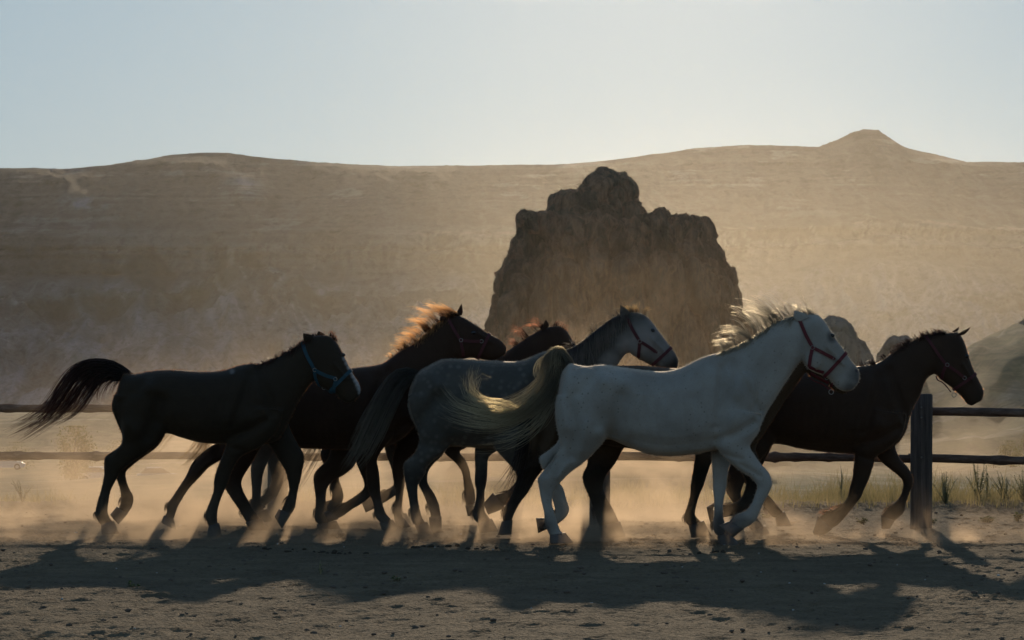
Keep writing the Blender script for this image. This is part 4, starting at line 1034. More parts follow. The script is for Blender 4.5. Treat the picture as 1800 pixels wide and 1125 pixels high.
E = dict(
 wte=[(1245,624),(1001,638),(1254,792)], pm=[(1403,553),(1511,660)],
 d=31.0, cx=1160, coat=CT['white'], fuzz=FZ['white'], tuft=HM['grey'], hoofmat=M['hoof_pale'], label='white flea-bitten horse nearest the camera, in a red halter with its pale tail flying back', smooth=3, voxel=0.0115,
 trunk=[(988,652,981,686,.09),(1001,638,980,722,.19),(1010,640,992,760,.235),(1032,644,1030,788,.26),(1060,641,1066,772,.27),(1095,646,1098,783,.275),
  (1135,651,1142,799,.285),(1168,653,1182,802,.285),(1198,646,1226,797,.265),(1224,633,1262,791,.245),(1247,624,1300,783,.225),(1268,619,1330,760,.195),
  (1290,611,1347,726,.16),(1315,599,1363,700,.13),(1345,580,1384,668,.11),(1372,563,1401,643,.098),(1392,555,1412,634,.088),(1403,553,1424,632,.08)],
 head=[(1398,557,1407,626,.06),(1418,553,1415,642,.088),(1437,553,1423,650,.105),(1453,570,1432,655,.107),(1466,591,1445,660,.092),(1481,612,1458,667,.075),
  (1495,632,1466,676,.063),(1506,646,1474,684,.061),(1511,657,1484,688,.056),(1510,671,1496,687,.042)],
 legs=[
  dict(s=-1, top=.135, sec=[(978,694,1078,700),(975,718,1078,730),(977,746,1072,756),(983,770,1060,777),(983,788,1046,793),(971,808,1024,814),(955,827,1001,831),
   (945,841,982,851),(947,855,973,866),(951,878,970,884),(956,900,975,901),(957,918,980,919),(962,932,986,933),(967,942,996,940)], hoof=[(966,941),(996,938),(966,954),(1008,953)]),
  dict(s=1, top=.135, sec=[(985,700,1075,705),(984,740,1072,748),(984,765,1060,776),(978,780,1040,793),(962,794,1015,812),(949,803,992,828),(950,816,984,838),(960,836,982,848),
   (966,860,990,858),(972,882,997,882),(976,900,1001,897),(970,914,994,911),(960,916,978,924)], hoof=[(957,911),(975,925),(942,911),(946,938)], mat=M['hoof']),
  dict(s=-1, sec=[(1262,716,1338,728),(1256,752,1333,757),(1257,783,1317,782),(1274,806,1325,799),(1297,825,1338,817),(1318,839,1351,832),(1329,853,1356,850),
   (1326,867,1350,866),(1319,885,1341,882),(1307,898,1332,903),(1292,903,1326,915),(1283,912,1312,925),(1279,918,1302,930)], hoof=[(1278,916),(1303,931),(1262,922),(1287,944)]),
  dict(s=1, sec=[(1258,730,1318,735),(1254,765,1305,770),(1252,788,1292,790),(1252,808,1287,810),(1253,828,1281,828),(1254,846,1279,847),(1254,860,1277,862),
   (1256,880,1273,882),(1256,905,1272,906),(1253,921,1276,922),(1256,936,1279,934),(1266,946,1285,941)], hoof=[(1262,946),(1287,940),(1264,963),(1303,961)])],
 bulge=[(1290,705,58,34,.10,-.14,62),(1030,700,55,45,.13,-.13,100),(1432,630,20,17,.03,-.085,70)],
 ears=[((1401,567),(1422,557),(1394,546),-1),((1409,562),(1421,555),(1412,546),1)], eye=(1461,590),
 dark_at=[(1512,662,26,.75),(1494,684,20,.7),(1505,652,6,1),(1462,592,13,.85),(1275,925,40,.8),(950,925,30,.7),(1262,945,14,.7)],
 mane=dict(m=HM['white'], c=both_manes(
   wind_mane([(1402,553),(1372,560),(1345,576),(1315,596),(1290,608),(1268,617)], [(-44,-24),(-62,-32),(-60,-26),(-42,-16),(-26,-14)], 50, 8, 4, 1.9, .26),
   hang_mane([(1398,556),(1372,563),(1345,580),(1315,599),(1288,612),(1265,620)], [22,16,18,16,16], 46, 8, lean=(-22, -6)))),
 forelock=dict(m=HM['white'], c=wind_mane([(1404,553),(1420,551),(1440,556)], [(-14,-14),(-30,-12),(-22,-14)], 14, 9, 5, 1.9, .35)),
 tail=dict(m=HM['cream'], c=[
   dict(g=[(1002,641,0),(988,622,0),(972,618,0),(962,640,-.02),(955,670,-.05),(930,700,-.10),(890,722,-.14),(845,728,-.16),(800,715,-.14)], n=150, r0=5, r1=20, ln=(.45,1), w=2.0, wob=.18, seg=14),
   dict(g=[(996,642,0),(985,640,0),(975,650,-.02),(962,680,-.06),(938,712,-.10),(900,738,-.14),(850,745,-.16),(800,733,-.14),(772,716,-.12)], n=130, r0=7, r1=13, ln=(.5,1), w=2.0, wob=.2, seg=14),
   dict(g=[(990,650,0),(975,672,-.03),(955,700,-.08),(920,725,-.12),(880,710,-.14),(850,708,-.12),(828,690,-.10),(826,660,-.08),(833,644,-.06)], n=60, r0=6, r1=9, ln=(.75,1), w=2.0, wob=.2, seg=14),
   dict(g=[(985,655,0),(960,695,-.06),(915,728,-.12),(870,722,-.14),(832,702,-.13),(836,672,-.12),(850,661,-.1),(866,669,-.08)], n=16, r0=5, r1=4, ln=(.6,1), w=2.0, seg=14),
   dict(g=[(985,655,0),(960,700,-.06),(905,728,-.12),(850,718,-.14),(820,700,-.13),(812,678,-.12),(800,662,-.1)], n=20, r0=6, r1=5, ln=(.7,1), w=2.0, seg=14),
   dict(g=[(985,655,0),(960,700,-.06),(905,728,-.12),(856,716,-.14),(834,694,-.13),(842,664,-.12),(844,652,-.1)], n=18, r0=6, r1=5, ln=(.7,1), w=2.0, seg=14),
   dict(g=[(985,655,0),(960,700,-.06),(910,730,-.12),(850,722,-.14),(806,710,-.13),(790,694,-.12),(778,678,-.1)], n=30, r0=6, r1=5, ln=(.8,1), w=2.0, seg=14),
   dict(g=[(985,655,0),(960,705,-.06),(910,735,-.12),(850,728,-.14),(806,714,-.13),(770,698,-.12)], n=26, r0=6, r1=4, ln=(.8,1), w=2.0, seg=14),
   dict(g=[(988,650,0),(978,675,-.02),(960,720,-.08),(925,755,-.12),(880,770,-.14),(835,768,-.14)], n=60, r0=6, r1=20, ln=(.5,1), w=2.4, wob=.3, seg=12),
   dict(g=[(990,650,0),(986,668,-.02),(980,685,-.05),(970,698,-.06)], n=40, r0=5, r1=7, ln=(.6,1), w=3, seg=7),
   dict(g=[(985,632,0),(966,628,0),(948,636,0),(943,655,0),(950,668,0)], n=40, r0=5, r1=6, ln=(.5,1), w=2.8, seg=8),
   dict(g=[(998,640,0),(990,628,0),(982,619,0),(976,628,-.02),(974,650,-.03),(968,675,-.05)], n=90, r0=8, r1=10, ln=(.6,1), w=3.4, seg=9)]),
 halter=dict(m=M['red'], w=.027, side=[[(1404,563),(1415,588),(1427,611)],[(1427,611),(1446,621),(1466,631)],[(1427,611),(1423,628),(1421,644)],[(1421,644),(1434,650),(1447,654)]],
   band=[((1489,618),(1449,661))], free=[], rings=[(1427,611),(1466,631),(1453,664)], hang=[(1461,689)]))

Fh = dict(
 wte=[(1528,641),(1296,652),(1500,798)], pm=[(1660,585),(1729,690)],
 d=33.0, cx=1450, coat=CT['brown'], fuzz=FZ['dark'], label='dark brown horse leading at the right beside the fence post, wearing a red halter', smooth=4,
 trunk=[(1288,664,1282,690,.09),(1296,652,1284,730,.19),(1310,650,1302,772,.24),(1335,648,1340,780,.26),(1362,648,1372,781,.265),(1400,650,1404,788,.28),(1440,651,1444,794,.285),
  (1475,650,1482,797,.275),(1505,644,1522,798,.25),(1528,641,1556,791,.225),(1546,636,1578,779,.20),(1564,623,1592,758,.165),(1582,611,1598,735,.135),(1601,600,1606,714,.112),
  (1618,592,1617,694,.10),(1634,588,1627,668,.092),(1650,585,1640,658,.085),(1660,586,1650,655,.08)],
 head=[(1645,586,1642,650,.06),(1662,586,1645,658,.09),(1682,584,1652,665,.105),(1694,599,1660,672,.106),(1702,624,1670,679,.092),(1708,642,1679,687,.075),(1717,662,1687,694,.064),
  (1726,680,1694,702,.062),(1729,690,1700,710,.057),(1726,703,1708,713,.045)],
 legs=[
  dict(s=-1, sec=[(1286,695,1370,700),(1284,730,1372,735),(1290,758,1366,765),(1290,780,1354,784),(1286,800,1340,803),(1280,822,1322,826),(1274,842,1308,846),(1273,858,1302,862),(1281,874,1302,874),
   (1295,894,1312,890),(1308,914,1328,908),(1315,926,1338,920),(1322,934,1344,928)], hoof=[(1321,936),(1346,927),(1332,954),(1358,949)]),
  dict(s=1, sec=[(1290,700,1370,705),(1296,745,1372,750),(1302,775,1358,786),(1304,798,1348,806),(1306,820,1338,826),(1304,838,1332,843),(1312,852,1334,850),(1330,872,1346,864),(1346,894,1362,882),
   (1356,907,1372,894),(1366,911,1380,904)], hoof=[(1364,913),(1382,903),(1366,926),(1393,925)]),
  dict(s=-1, sec=[(1508,716,1590,728),(1503,755,1582,765),(1501,785,1556,790),(1500,803,1538,802),(1498,820,1533,818),(1496,840,1526,840),(1491,858,1516,862),(1488,872,1511,874),
   (1480,884,1500,888),(1462,897,1480,912),(1446,902,1470,922),(1436,911,1456,930)], hoof=[(1434,910),(1457,932),(1427,934),(1434,950)]),
  dict(s=1, sec=[(1530,720,1590,735),(1532,760,1586,770),(1536,790,1576,784),(1551,812,1584,806),(1570,828,1598,822),(1586,842,1606,838),(1589,853,1607,852),(1586,868,1600,868),
   (1578,880,1594,886),(1562,894,1592,898),(1553,904,1587,905),(1551,910,1574,916)], hoof=[(1550,909),(1573,918),(1551,930),(1566,930)])],
 ears=[((1676,591),(1692,589),(1704,575),-1),((1664,592),(1680,586),(1688,574),1)], eye=(1697,626), points=(0.55, .8),
 dark_at=[(1728,700,24,.8)],
 mane=dict(m=HM['bay'], c=both_manes(wind_mane([(1660,584),(1634,588),(1601,600),(1580,612),(1560,625),(1535,639),(1512,642)], [(-8,-5),(-8,-6),(-8,-7),(-7,-7),(-8,-4)], 60, 8, 3, 2.6, .5),
   hang_mane([(1650,585),(1618,592),(1590,606),(1564,622)], [10,8,8,8], 24, 7))),
 forelock=dict(m=HM['bay'], c=wind_mane([(1652,583),(1668,586),(1684,584)], [(-14,-4),(-8,6),(10,8)], 12, 8, 4, 2.6, .4)),
 feather=dict(m=FZ['dark'], c=[dict(g=[(1458,899,-.10),(1442,900,-.10),(1435,908,-.10)], n=60, r0=4, r1=3, ln=(.4,1), w=1.4, seg=5),
   dict(g=[(1480,887,-.10),(1462,893,-.10),(1450,898,-.10)], n=40, r0=2.5, r1=3, ln=(.4,1), w=1.3, seg=5), dict(g=[(1570,890,.10),(1559,897,.10),(1552,905,.10)], n=40, r0=3, r1=3, ln=(.4,1), w=1.3, seg=5)]),
 tail=dict(m=HM['black'], c=[dict(g=[(1288,662,0),(1272,668,0),(1262,700,0),(1256,740,0),(1250,780,0)], n=80, r0=5, r1=10, w=3.4)]),
 halter=dict(m=M['darkred'], w=.026, side=[[(1626,591),(1644,618),(1661,641)],[(1661,641),(1678,652),(1693,664)],[(1661,641),(1656,655),(1655,665)]], band=[((1713,658),(1668,690))],
   free=[[(1645,661),(1648,668),(1656,672),(1664,680),(1671,689)]], rings=[(1663,641),(1693,664)], hang=[(1677,694)]))

A = dict(
 wte=[(430,640),(226,656),(402,783)], pm=[(552,590),(634,684)],
 d=32.7, cx=370, coat=CT['bay'], fuzz=FZ['dark'], label='dark bay horse at the far left, with blue halter and white blaze', smooth=4,
 trunk=[(218,655,207,686,.09),(226,656,203,712,.18),(240,657,214,742,.235),(262,653,250,770,.26),(285,650,292,762,.265),(312,650,318,769,.275),(352,653,352,778,.285),(392,651,396,781,.28),
  (418,643,432,782,.255),(440,639,462,780,.235),(460,640,486,775,.21),(482,631,500,756,.175),(502,620,513,731,.145),(514,613,524,706,.125),(524,606,536,688,.11),(534,599,548,672,.098),(544,594,556,668,.088),(552,591,562,664,.08)],
 head=[(540,594,551,656,.06),(556,590,553,668,.09),(578,590,560,677,.106),(592,602,570,683,.108),(603,622,580,689,.095),(613,644,590,692,.078),(622,660,597,700,.066),(630,672,604,706,.064),
  (634,684,612,708,.058),(632,695,621,706,.044)],
 legs=[
  dict(s=-1, top=.135, sec=[(203,694,298,700),(199,716,300,728),(208,742,296,756),(217,764,282,776),(214,782,262,794),(200,793,240,808),(187,803,224,820),(185,818,213,830),(185,836,206,844),
   (180,860,197,862),(173,884,193,884),(170,902,192,900),(174,914,197,912),(180,922,203,920)], hoof=[(180,923),(204,918),(181,938),(213,937)]),
  dict(s=1, top=.135, sec=[(210,700,296,706),(214,740,294,750),(216,770,276,784),(205,792,250,804),(198,806,232,818),(198,822,220,830),(203,842,221,846),(209,860,226,860),(211,878,233,874),
   (209,890,231,890),(204,896,222,904)], hoof=[(202,893),(221,906),(192,905),(207,922)]),
  dict(s=-1, sec=[(420,712,500,722),(415,745,488,758),(402,775,460,785),(394,797,428,800),(385,818,413,820),(378,842,403,846),(377,862,396,862),(370,882,388,882),(363,902,384,900),(366,918,384,916),(370,926,387,924)],
   hoof=[(368,926),(388,922),(365,943),(392,943)]),
  dict(s=1, sec=[(440,720,504,728),(452,752,508,752),(470,780,520,776),(486,804,534,803),(500,828,530,830),(505,846,527,846),(507,862,523,862),(503,876,520,880),(497,890,518,892),(492,900,512,904)],
   hoof=[(488,897),(509,907),(482,908),(495,930)])],
 ears=[((538,602),(552,592),(534,586),-1),((556,594),(570,589),(559,582),1)], eye=(602,624),
 light_at=[(607,630,6,.6),(611,638,6,.65),(615,646,6,.7),(619,654,6.5,.7),(623,661,7,.75),(627,668,7.5,.75),(631,675,8,.75),(634,682,8,.75),(634,690,6,.6),(410,653,6,.25)], points=(.5,.6),
 mane=dict(m=HM['bay'], c=both_manes(wind_mane([(552,590),(530,603),(505,618),(480,631),(456,641)], [(-6,-5),(-5,-3),(-5,-3),(-6,-4)], 30, 7, 3, 2.6, .5),
   hang_mane([(545,594),(524,606),(502,620),(470,635),(440,640)], [14,14,12,10,6], 36, 8))),
 forelock=dict(m=HM['auburn'], c=wind_mane([(560,588),(578,588),(590,597)], [(-4,-8),(4,-10),(6,-6)], 9, 7, 3, 2.4, .5)),
 tail=dict(m=HM['bay'], c=[
   dict(g=[(226,660,0),(205,647,0),(180,641,0),(150,643,0),(125,660,0),(104,690,0),(84,720,0),(55,740,0),(16,760,0)], n=130, r0=6, r1=11, ln=(.6,1), w=3.6, wob=.15, seg=13, pw=.8),
   dict(g=[(226,664,0),(205,655,0),(175,652,0),(148,662,0),(128,690,0),(108,718,0),(80,742,0),(32,774,0)], n=120, r0=8, r1=9, ln=(.6,1), w=3.6, wob=.15, seg=13, pw=.8),
   dict(g=[(226,664,0),(205,658,0),(180,660,0),(160,680,0),(140,710,0),(115,730,0),(80,745,0)], n=100, r0=8, r1=9, ln=(.5,1), w=3.4, seg=11),
   dict(g=[(220,662,0),(195,656,0),(170,664,0),(158,690,0),(148,708,0)], n=60, r0=7, r1=9, ln=(.6,1), w=3, seg=9),
   dict(g=[(222,664,0),(200,660,0),(184,672,0),(176,692,0),(175,709,0)], n=50, r0=7, r1=6, ln=(.55,1), w=2.8, seg=9),
   dict(g=[(222,666,0),(208,664,0),(198,676,0),(190,694,0)], n=36, r0=5, r1=6, ln=(.5,1), w=2.6, seg=8)]),
 halter=dict(m=M['blue'], w=.029, side=[[(532,602),(541,627),(554,650)],[(554,650),(572,659),(591,665)],[(554,650),(556,664),(562,678)],[(591,667),(588,680),(587,691)]], band=[((617,651),(584,684))],
   free=[[(562,679),(567,680),(575,686),(584,692)]], rings=[(555,650),(590,666)], hang=[(570,681)]))

Bh = dict(
 wte=[(650,643),(396,656),(640,788)], pm=[(798,554),(890,612)],
 d=33.65, cx=600, coat=CT['chest'], fuzz=FZ['dark'], label='chestnut horse with a fiery orange mane blowing back and head stretched forward', smooth=4,
 trunk=[(388,668,384,700,.09),(396,656,388,740,.19),(412,652,404,765,.24),(438,650,440,778,.26),(470,650,474,782,.265),(510,650,514,787,.275),(550,650,556,789,.28),(592,650,600,790,.275),
  (625,646,640,790,.25),(652,643,676,786,.225),(672,639,706,772,.20),(690,627,730,748,.165),(708,614,752,718,.14),(730,604,770,690,.12),(750,588,784,664,.108),(768,570,794,644,.098),(784,559,802,632,.088),(796,555,808,628,.08)],
 head=[(786,560,792,622,.06),(800,555,800,630,.09),(816,558,808,632,.105),(832,568,818,630,.107),(846,577,828,629,.093),(860,587,838,630,.077),(874,594,850,632,.065),(885,603,861,634,.062),(890,611,870,633,.056),(889,621,880,628,.043)],
 legs=[
  dict(s=1, top=.13, sec=[(390,700,470,710),(392,740,468,750),(396,765,452,778),(385,776,428,790),(364,788,402,800),(345,804,384,811),(334,818,366,822),(326,836,351,838),(312,858,332,858),(300,876,320,876),
   (291,888,312,890),(292,900,307,904),(288,909,304,914)], hoof=[(286,908),(305,916),(282,919),(308,931)]),
  dict(s=-1, top=.13, sec=[(400,700,476,710),(404,740,474,750),(410,770,464,778),(412,790,454,796),(404,812,444,814),(396,832,430,836),(394,850,426,850),(402,866,431,866),(414,884,440,882),(424,898,448,896),
   (430,910,457,908),(436,918,462,914)], hoof=[(434,919),(463,913),(440,932),(472,932)]),
  dict(s=-1, sec=[(630,722,700,732),(632,755,692,765),(640,783,676,786),(645,806,664,806),(644,828,667,828),(646,850,669,850),(651,868,670,868),(657,886,673,884),(659,903,679,901),(664,912,687,911),(670,919,692,917)],
   hoof=[(668,920),(693,915),(672,931),(702,930)]),
  dict(s=1, sec=[(620,722,690,732),(618,755,680,765),(620,783,666,788),(624,810,662,812),(632,830,664,834),(639,848,664,852),(637,861,656,867),(618,876,638,884),(602,886,618,896),(588,895,602,908),(580,901,592,912)],
   hoof=[(579,899),(592,914),(568,900),(576,919)])],
 ears=[((774,566),(786,558),(775,556),-1),((801,556),(812,554),(811,534),1)], eye=(832,585), points=(.55,.5),
 mane=dict(m=HM['chestnut'], c=both_manes(wind_mane([(804,553),(784,556),(764,568),(748,586),(728,603),(706,614),(686,630)], [(-30,-12),(-46,-14),(-52,-20),(-44,-16),(-34,-14),(-22,-8),(-10,-4)], 74, 8, 3, 1.7, .2),
   hang_mane([(790,557),(766,570),(748,588),(728,604)], [14,14,12,8], 30, 8))),
 forelock=dict(m=HM['chestnut'], c=wind_mane([(792,554),(808,553)], [(-14,-8),(-14,-10)], 8, 9, 4, 2.8, .4)),
 tail=dict(m=HM['flax'], c=[dict(g=[(390,668,.05),(376,690,.1),(368,730,.12),(357,775,.12),(338,802,.12),(314,822,.12)], n=110, r0=6, r1=11, ln=(.6,1), w=3.2, wob=.2, seg=11),
   dict(g=[(390,668,.05),(372,700,.1),(340,725,.12),(300,757,.12),(272,790,.12),(240,814,.12)], n=26, r0=4, r1=9, ln=(.6,1), w=2.6, seg=11),
   dict(g=[(390,668,.05),(386,720,.1),(386,780,.12),(378,815,.12),(374,835,.12)], n=26, r0=4, r1=8, ln=(.6,1), w=2.6, seg=10)]),
 halter=dict(m=M['darkred'], w=.026, side=[[(788,562),(799,580),(810,598)],[(810,598),(828,600),(846,600)],[(810,598),(813,612),(815,626)]], band=[((860,588),(840,630))],
   free=[[(815,627),(824,626),(838,630)]], rings=[(811,598),(846,600)]))

Ch = dict(
 pm=[(968,573),(1043,662)],
 d=34.2, cx=800, coat=CT['chest'], fuzz=FZ['dark'], label='chestnut horse with only its head showing behind the dapple grey back', smooth=4,
 trunk=[(582,672,576,700,.09),(590,662,580,740,.18),(604,656,600,765,.23),(630,654,634,772,.25),(664,653,668,778,.26),(704,652,708,782,.27),(744,652,748,784,.27),(784,650,792,784,.26),
  (812,644,828,782,.24),(836,638,860,772,.215),(858,634,888,756,.185),(876,625,910,728,.155),(894,615,928,700,.13),(912,603,942,680,.115),(928,592,954,664,.105),(944,583,966,652,.095),(958,577,974,646,.086),(966,574,982,642,.08)],
 head=[(954,580,964,640,.06),(968,574,972,648,.09),(984,573,980,656,.104),(998,584,990,662,.104),(1010,605,1000,667,.09),(1022,622,1010,672,.075),(1032,638,1018,680,.064),(1040,650,1026,686,.06),(1043,662,1034,689,.055),(1042,674,1038,687,.04)],
 legs=[
  dict(s=-1, top=.13, sec=[(580,700,664,708),(578,740,662,748),(580,768,646,778),(582,790,632,798),(576,808,624,818),(560,823,606,834),(552,836,590,842),(553,854,577,856),(556,876,574,876),(555,896,577,896),
   (554,912,583,910),(562,922,592,918)], hoof=[(558,923),(594,917),(560,936),(602,934)]),
  dict(s=1, top=.13, sec=[(584,700,664,708),(584,740,662,748),(580,768,644,778),(570,784,626,798),(562,797,606,818),(566,812,596,832),(576,834,596,846),(580,856,601,860),(583,872,603,874),(580,882,600,888)],
   hoof=[(578,880),(598,890),(566,884),(574,904)]),
  dict(s=1, sec=[(790,718,850,726),(782,750,846,756),(776,778,824,784),(780,795,808,794),(797,811,818,808),(810,827,825,826),(814,844,828,842),(816,866,834,862),(818,884,836,882),(820,892,836,890)],
   hoof=[(818,892),(838,889),(822,908),(840,905)]),
  dict(s=-1, sec=[(720,715,800,722),(712,748,784,756),(700,776,752,784),(692,800,722,804),(690,826,714,828),(693,848,712,848),(696,868,709,868),(694,888,707,890),(692,902,707,904),(696,912,712,914)],
   hoof=[(694,913),(713,912),(697,926),(722,925)])],
 ears=[((952,583),(964,575),(959,562),-1),((950,584),(958,578),(953,568),1)],
 mane=dict(m=HM['auburn'], c=both_manes(wind_mane([(964,575),(944,582),(926,594),(908,606),(888,618)], [(-30,-4),(-44,-6),(-38,-10),(-26,-6),(-12,-4)], 18, 5, 4, 2.6, .25))),
 forelock=dict(m=HM['auburn'], c=wind_mane([(964,573),(982,572),(998,582)], [(12,-8),(14,-6),(8,6)], 9, 7, 4, 2.6, .4)),
 tail=dict(m=HM['black'], c=[dict(g=[(580,670,0),(562,690,-.05),(552,730,-.1),(546,770,-.12),(530,800,-.14),(500,826,-.14)], n=80, r0=6, r1=14, ln=(.55,1), w=3.0, wob=.25, seg=11),
   dict(g=[(580,670,0),(572,720,-.05),(566,770,-.1),(548,805,-.1),(520,850,-.1),(488,885,-.1)], n=30, r0=5, r1=12, ln=(.6,1), w=2.4, wob=.3, seg=11)]))

Dh = dict(
 wte=[(962,618),(742,650),(835,788)], pm=[(1104,549),(1192,634)],
 d=33.05, cx=920, coat=CT['dapple'], fuzz=FZ['grey'], label='dapple grey horse with a dark mane, pale face and wine-red halter, tail hanging down', smooth=4,
 trunk=[(732,658,720,690,.09),(742,650,719,720,.19),(757,642,734,750,.24),(778,632,775,782,.26),(803,631,804,785,.27),(840,633,842,787,.28),(880,635,880,788,.285),(912,635,916,788,.27),
  (936,627,952,784,.245),(958,618,986,776,.22),(980,617,1012,762,.195),(1000,613,1034,735,.165),(1020,602,1052,706,.14),(1040,586,1068,676,.12),(1058,572,1082,648,.106),(1074,560,1096,626,.096),(1090,552,1106,620,.088),(1104,549,1116,618,.08)],
 head=[(1092,554,1100,616,.06),(1108,549,1108,621,.09),(1128,551,1116,627,.106),(1143,562,1126,632,.108),(1157,581,1138,638,.094),(1169,597,1148,642,.077),(1178,609,1157,647,.065),(1187,622,1165,652,.062),(1192,633,1175,654,.056),(1191,645,1184,652,.044)],
 legs=[
  dict(s=-1, top=.135, sec=[(718,694,800,700),(722,722,802,730),(732,748,800,756),(738,770,792,780),(735,787,778,796),(726,800,764,808),(711,813,751,820),(710,828,746,835),(713,848,736,850),(718,872,735,872),
   (722,896,739,896),(724,915,745,913),(733,925,752,921)], hoof=[(731,926),(753,920),(738,940),(763,939)]),
  dict(s=1, top=.135, sec=[(724,700,800,706),(728,745,800,752),(736,770,788,782),(732,790,776,802),(726,806,760,818),(726,822,752,832),(734,850,752,850),(744,870,763,868),(751,889,771,886),(756,904,774,902),(756,914,775,914)],
   hoof=[(754,914),(776,913),(756,939),(776,939)]),
  dict(s=1, sec=[(852,716,930,726),(842,750,920,760),(836,780,882,788),(834,803,860,803),(835,824,857,824),(834,848,856,846),(837,864,852,864),(835,884,852,882),(830,902,852,898),(833,914,858,908),(842,922,864,916)],
   hoof=[(840,924),(866,915),(842,938),(876,934)]),
  dict(s=-1, sec=[(862,716,950,726),(862,752,945,758),(868,784,930,788),(886,806,924,806),(900,822,926,824),(908,838,930,842),(902,852,920,858),(888,864,906,874),(874,868,894,884),(866,872,884,890)],
   hoof=[(864,868),(884,894),(850,884),(858,904)])],
 ears=[((1092,561),(1106,551),(1090,536),-1),((1104,557),(1116,550),(1108,540),1)], eye=(1146,581), points=(.62,.9),
 light_at=[(1130,600,42,.75),(1110,612,34,.7),(1160,612,34,.6),(1078,640,30,.55),(1150,575,26,.5)], dark_at=[(1190,648,28,.85),(1092,552,22,.6),(1146,581,9,.8),(1000,660,75,.5)],
 mane=dict(m=HM['greymane'], c=both_manes(hang_mane([(1100,550),(1074,560),(1058,572),(1040,586),(1020,602),(1000,613),(975,618)], [30,50,60,60,55,48,40], 90, 9, 3.2, lean=(-10, 6)),
   wind_mane([(1100,550),(1074,560),(1050,578),(1020,601),(985,616)], [(-22,-8),(-22,-8),(-16,-7),(-9,-4)], 18, 5, 4, 2.4, .45))),
 forelock=dict(m=HM['flax'], c=wind_mane([(1100,549),(1116,547),(1132,551)], [(-18,-8),(2,-14),(12,-16)], 12, 6, 4, 2.4, .5)),
 tail=dict(m=HM['grey'], c=[dict(g=[(734,659,0),(712,655,0),(690,668,-.03),(668,705,-.06),(648,745,-.08),(628,790,-.08),(607,824,-.08)], n=130, r0=6, r1=12, ln=(.65,1), w=3.4, wob=.15, seg=12, pw=.9),
   dict(g=[(736,664,0),(718,664,0),(700,684,-.03),(680,722,-.06),(660,765,-.08),(640,800,-.08),(622,818,-.08)], n=110, r0=7, r1=11, ln=(.65,1), w=3.4, wob=.15, seg=12, pw=.9)]),
 halter=dict(m=M['darkred'], w=.027, side=[[(1101,556),(1112,580),(1124,600)],[(1124,600),(1140,610),(1154,620)],[(1124,600),(1123,614),(1122,628)]], band=[((1181,610),(1146,642))],
   free=[[(1121,630),(1130,634),(1146,642)]], rings=[(1124,600),(1154,620)]))

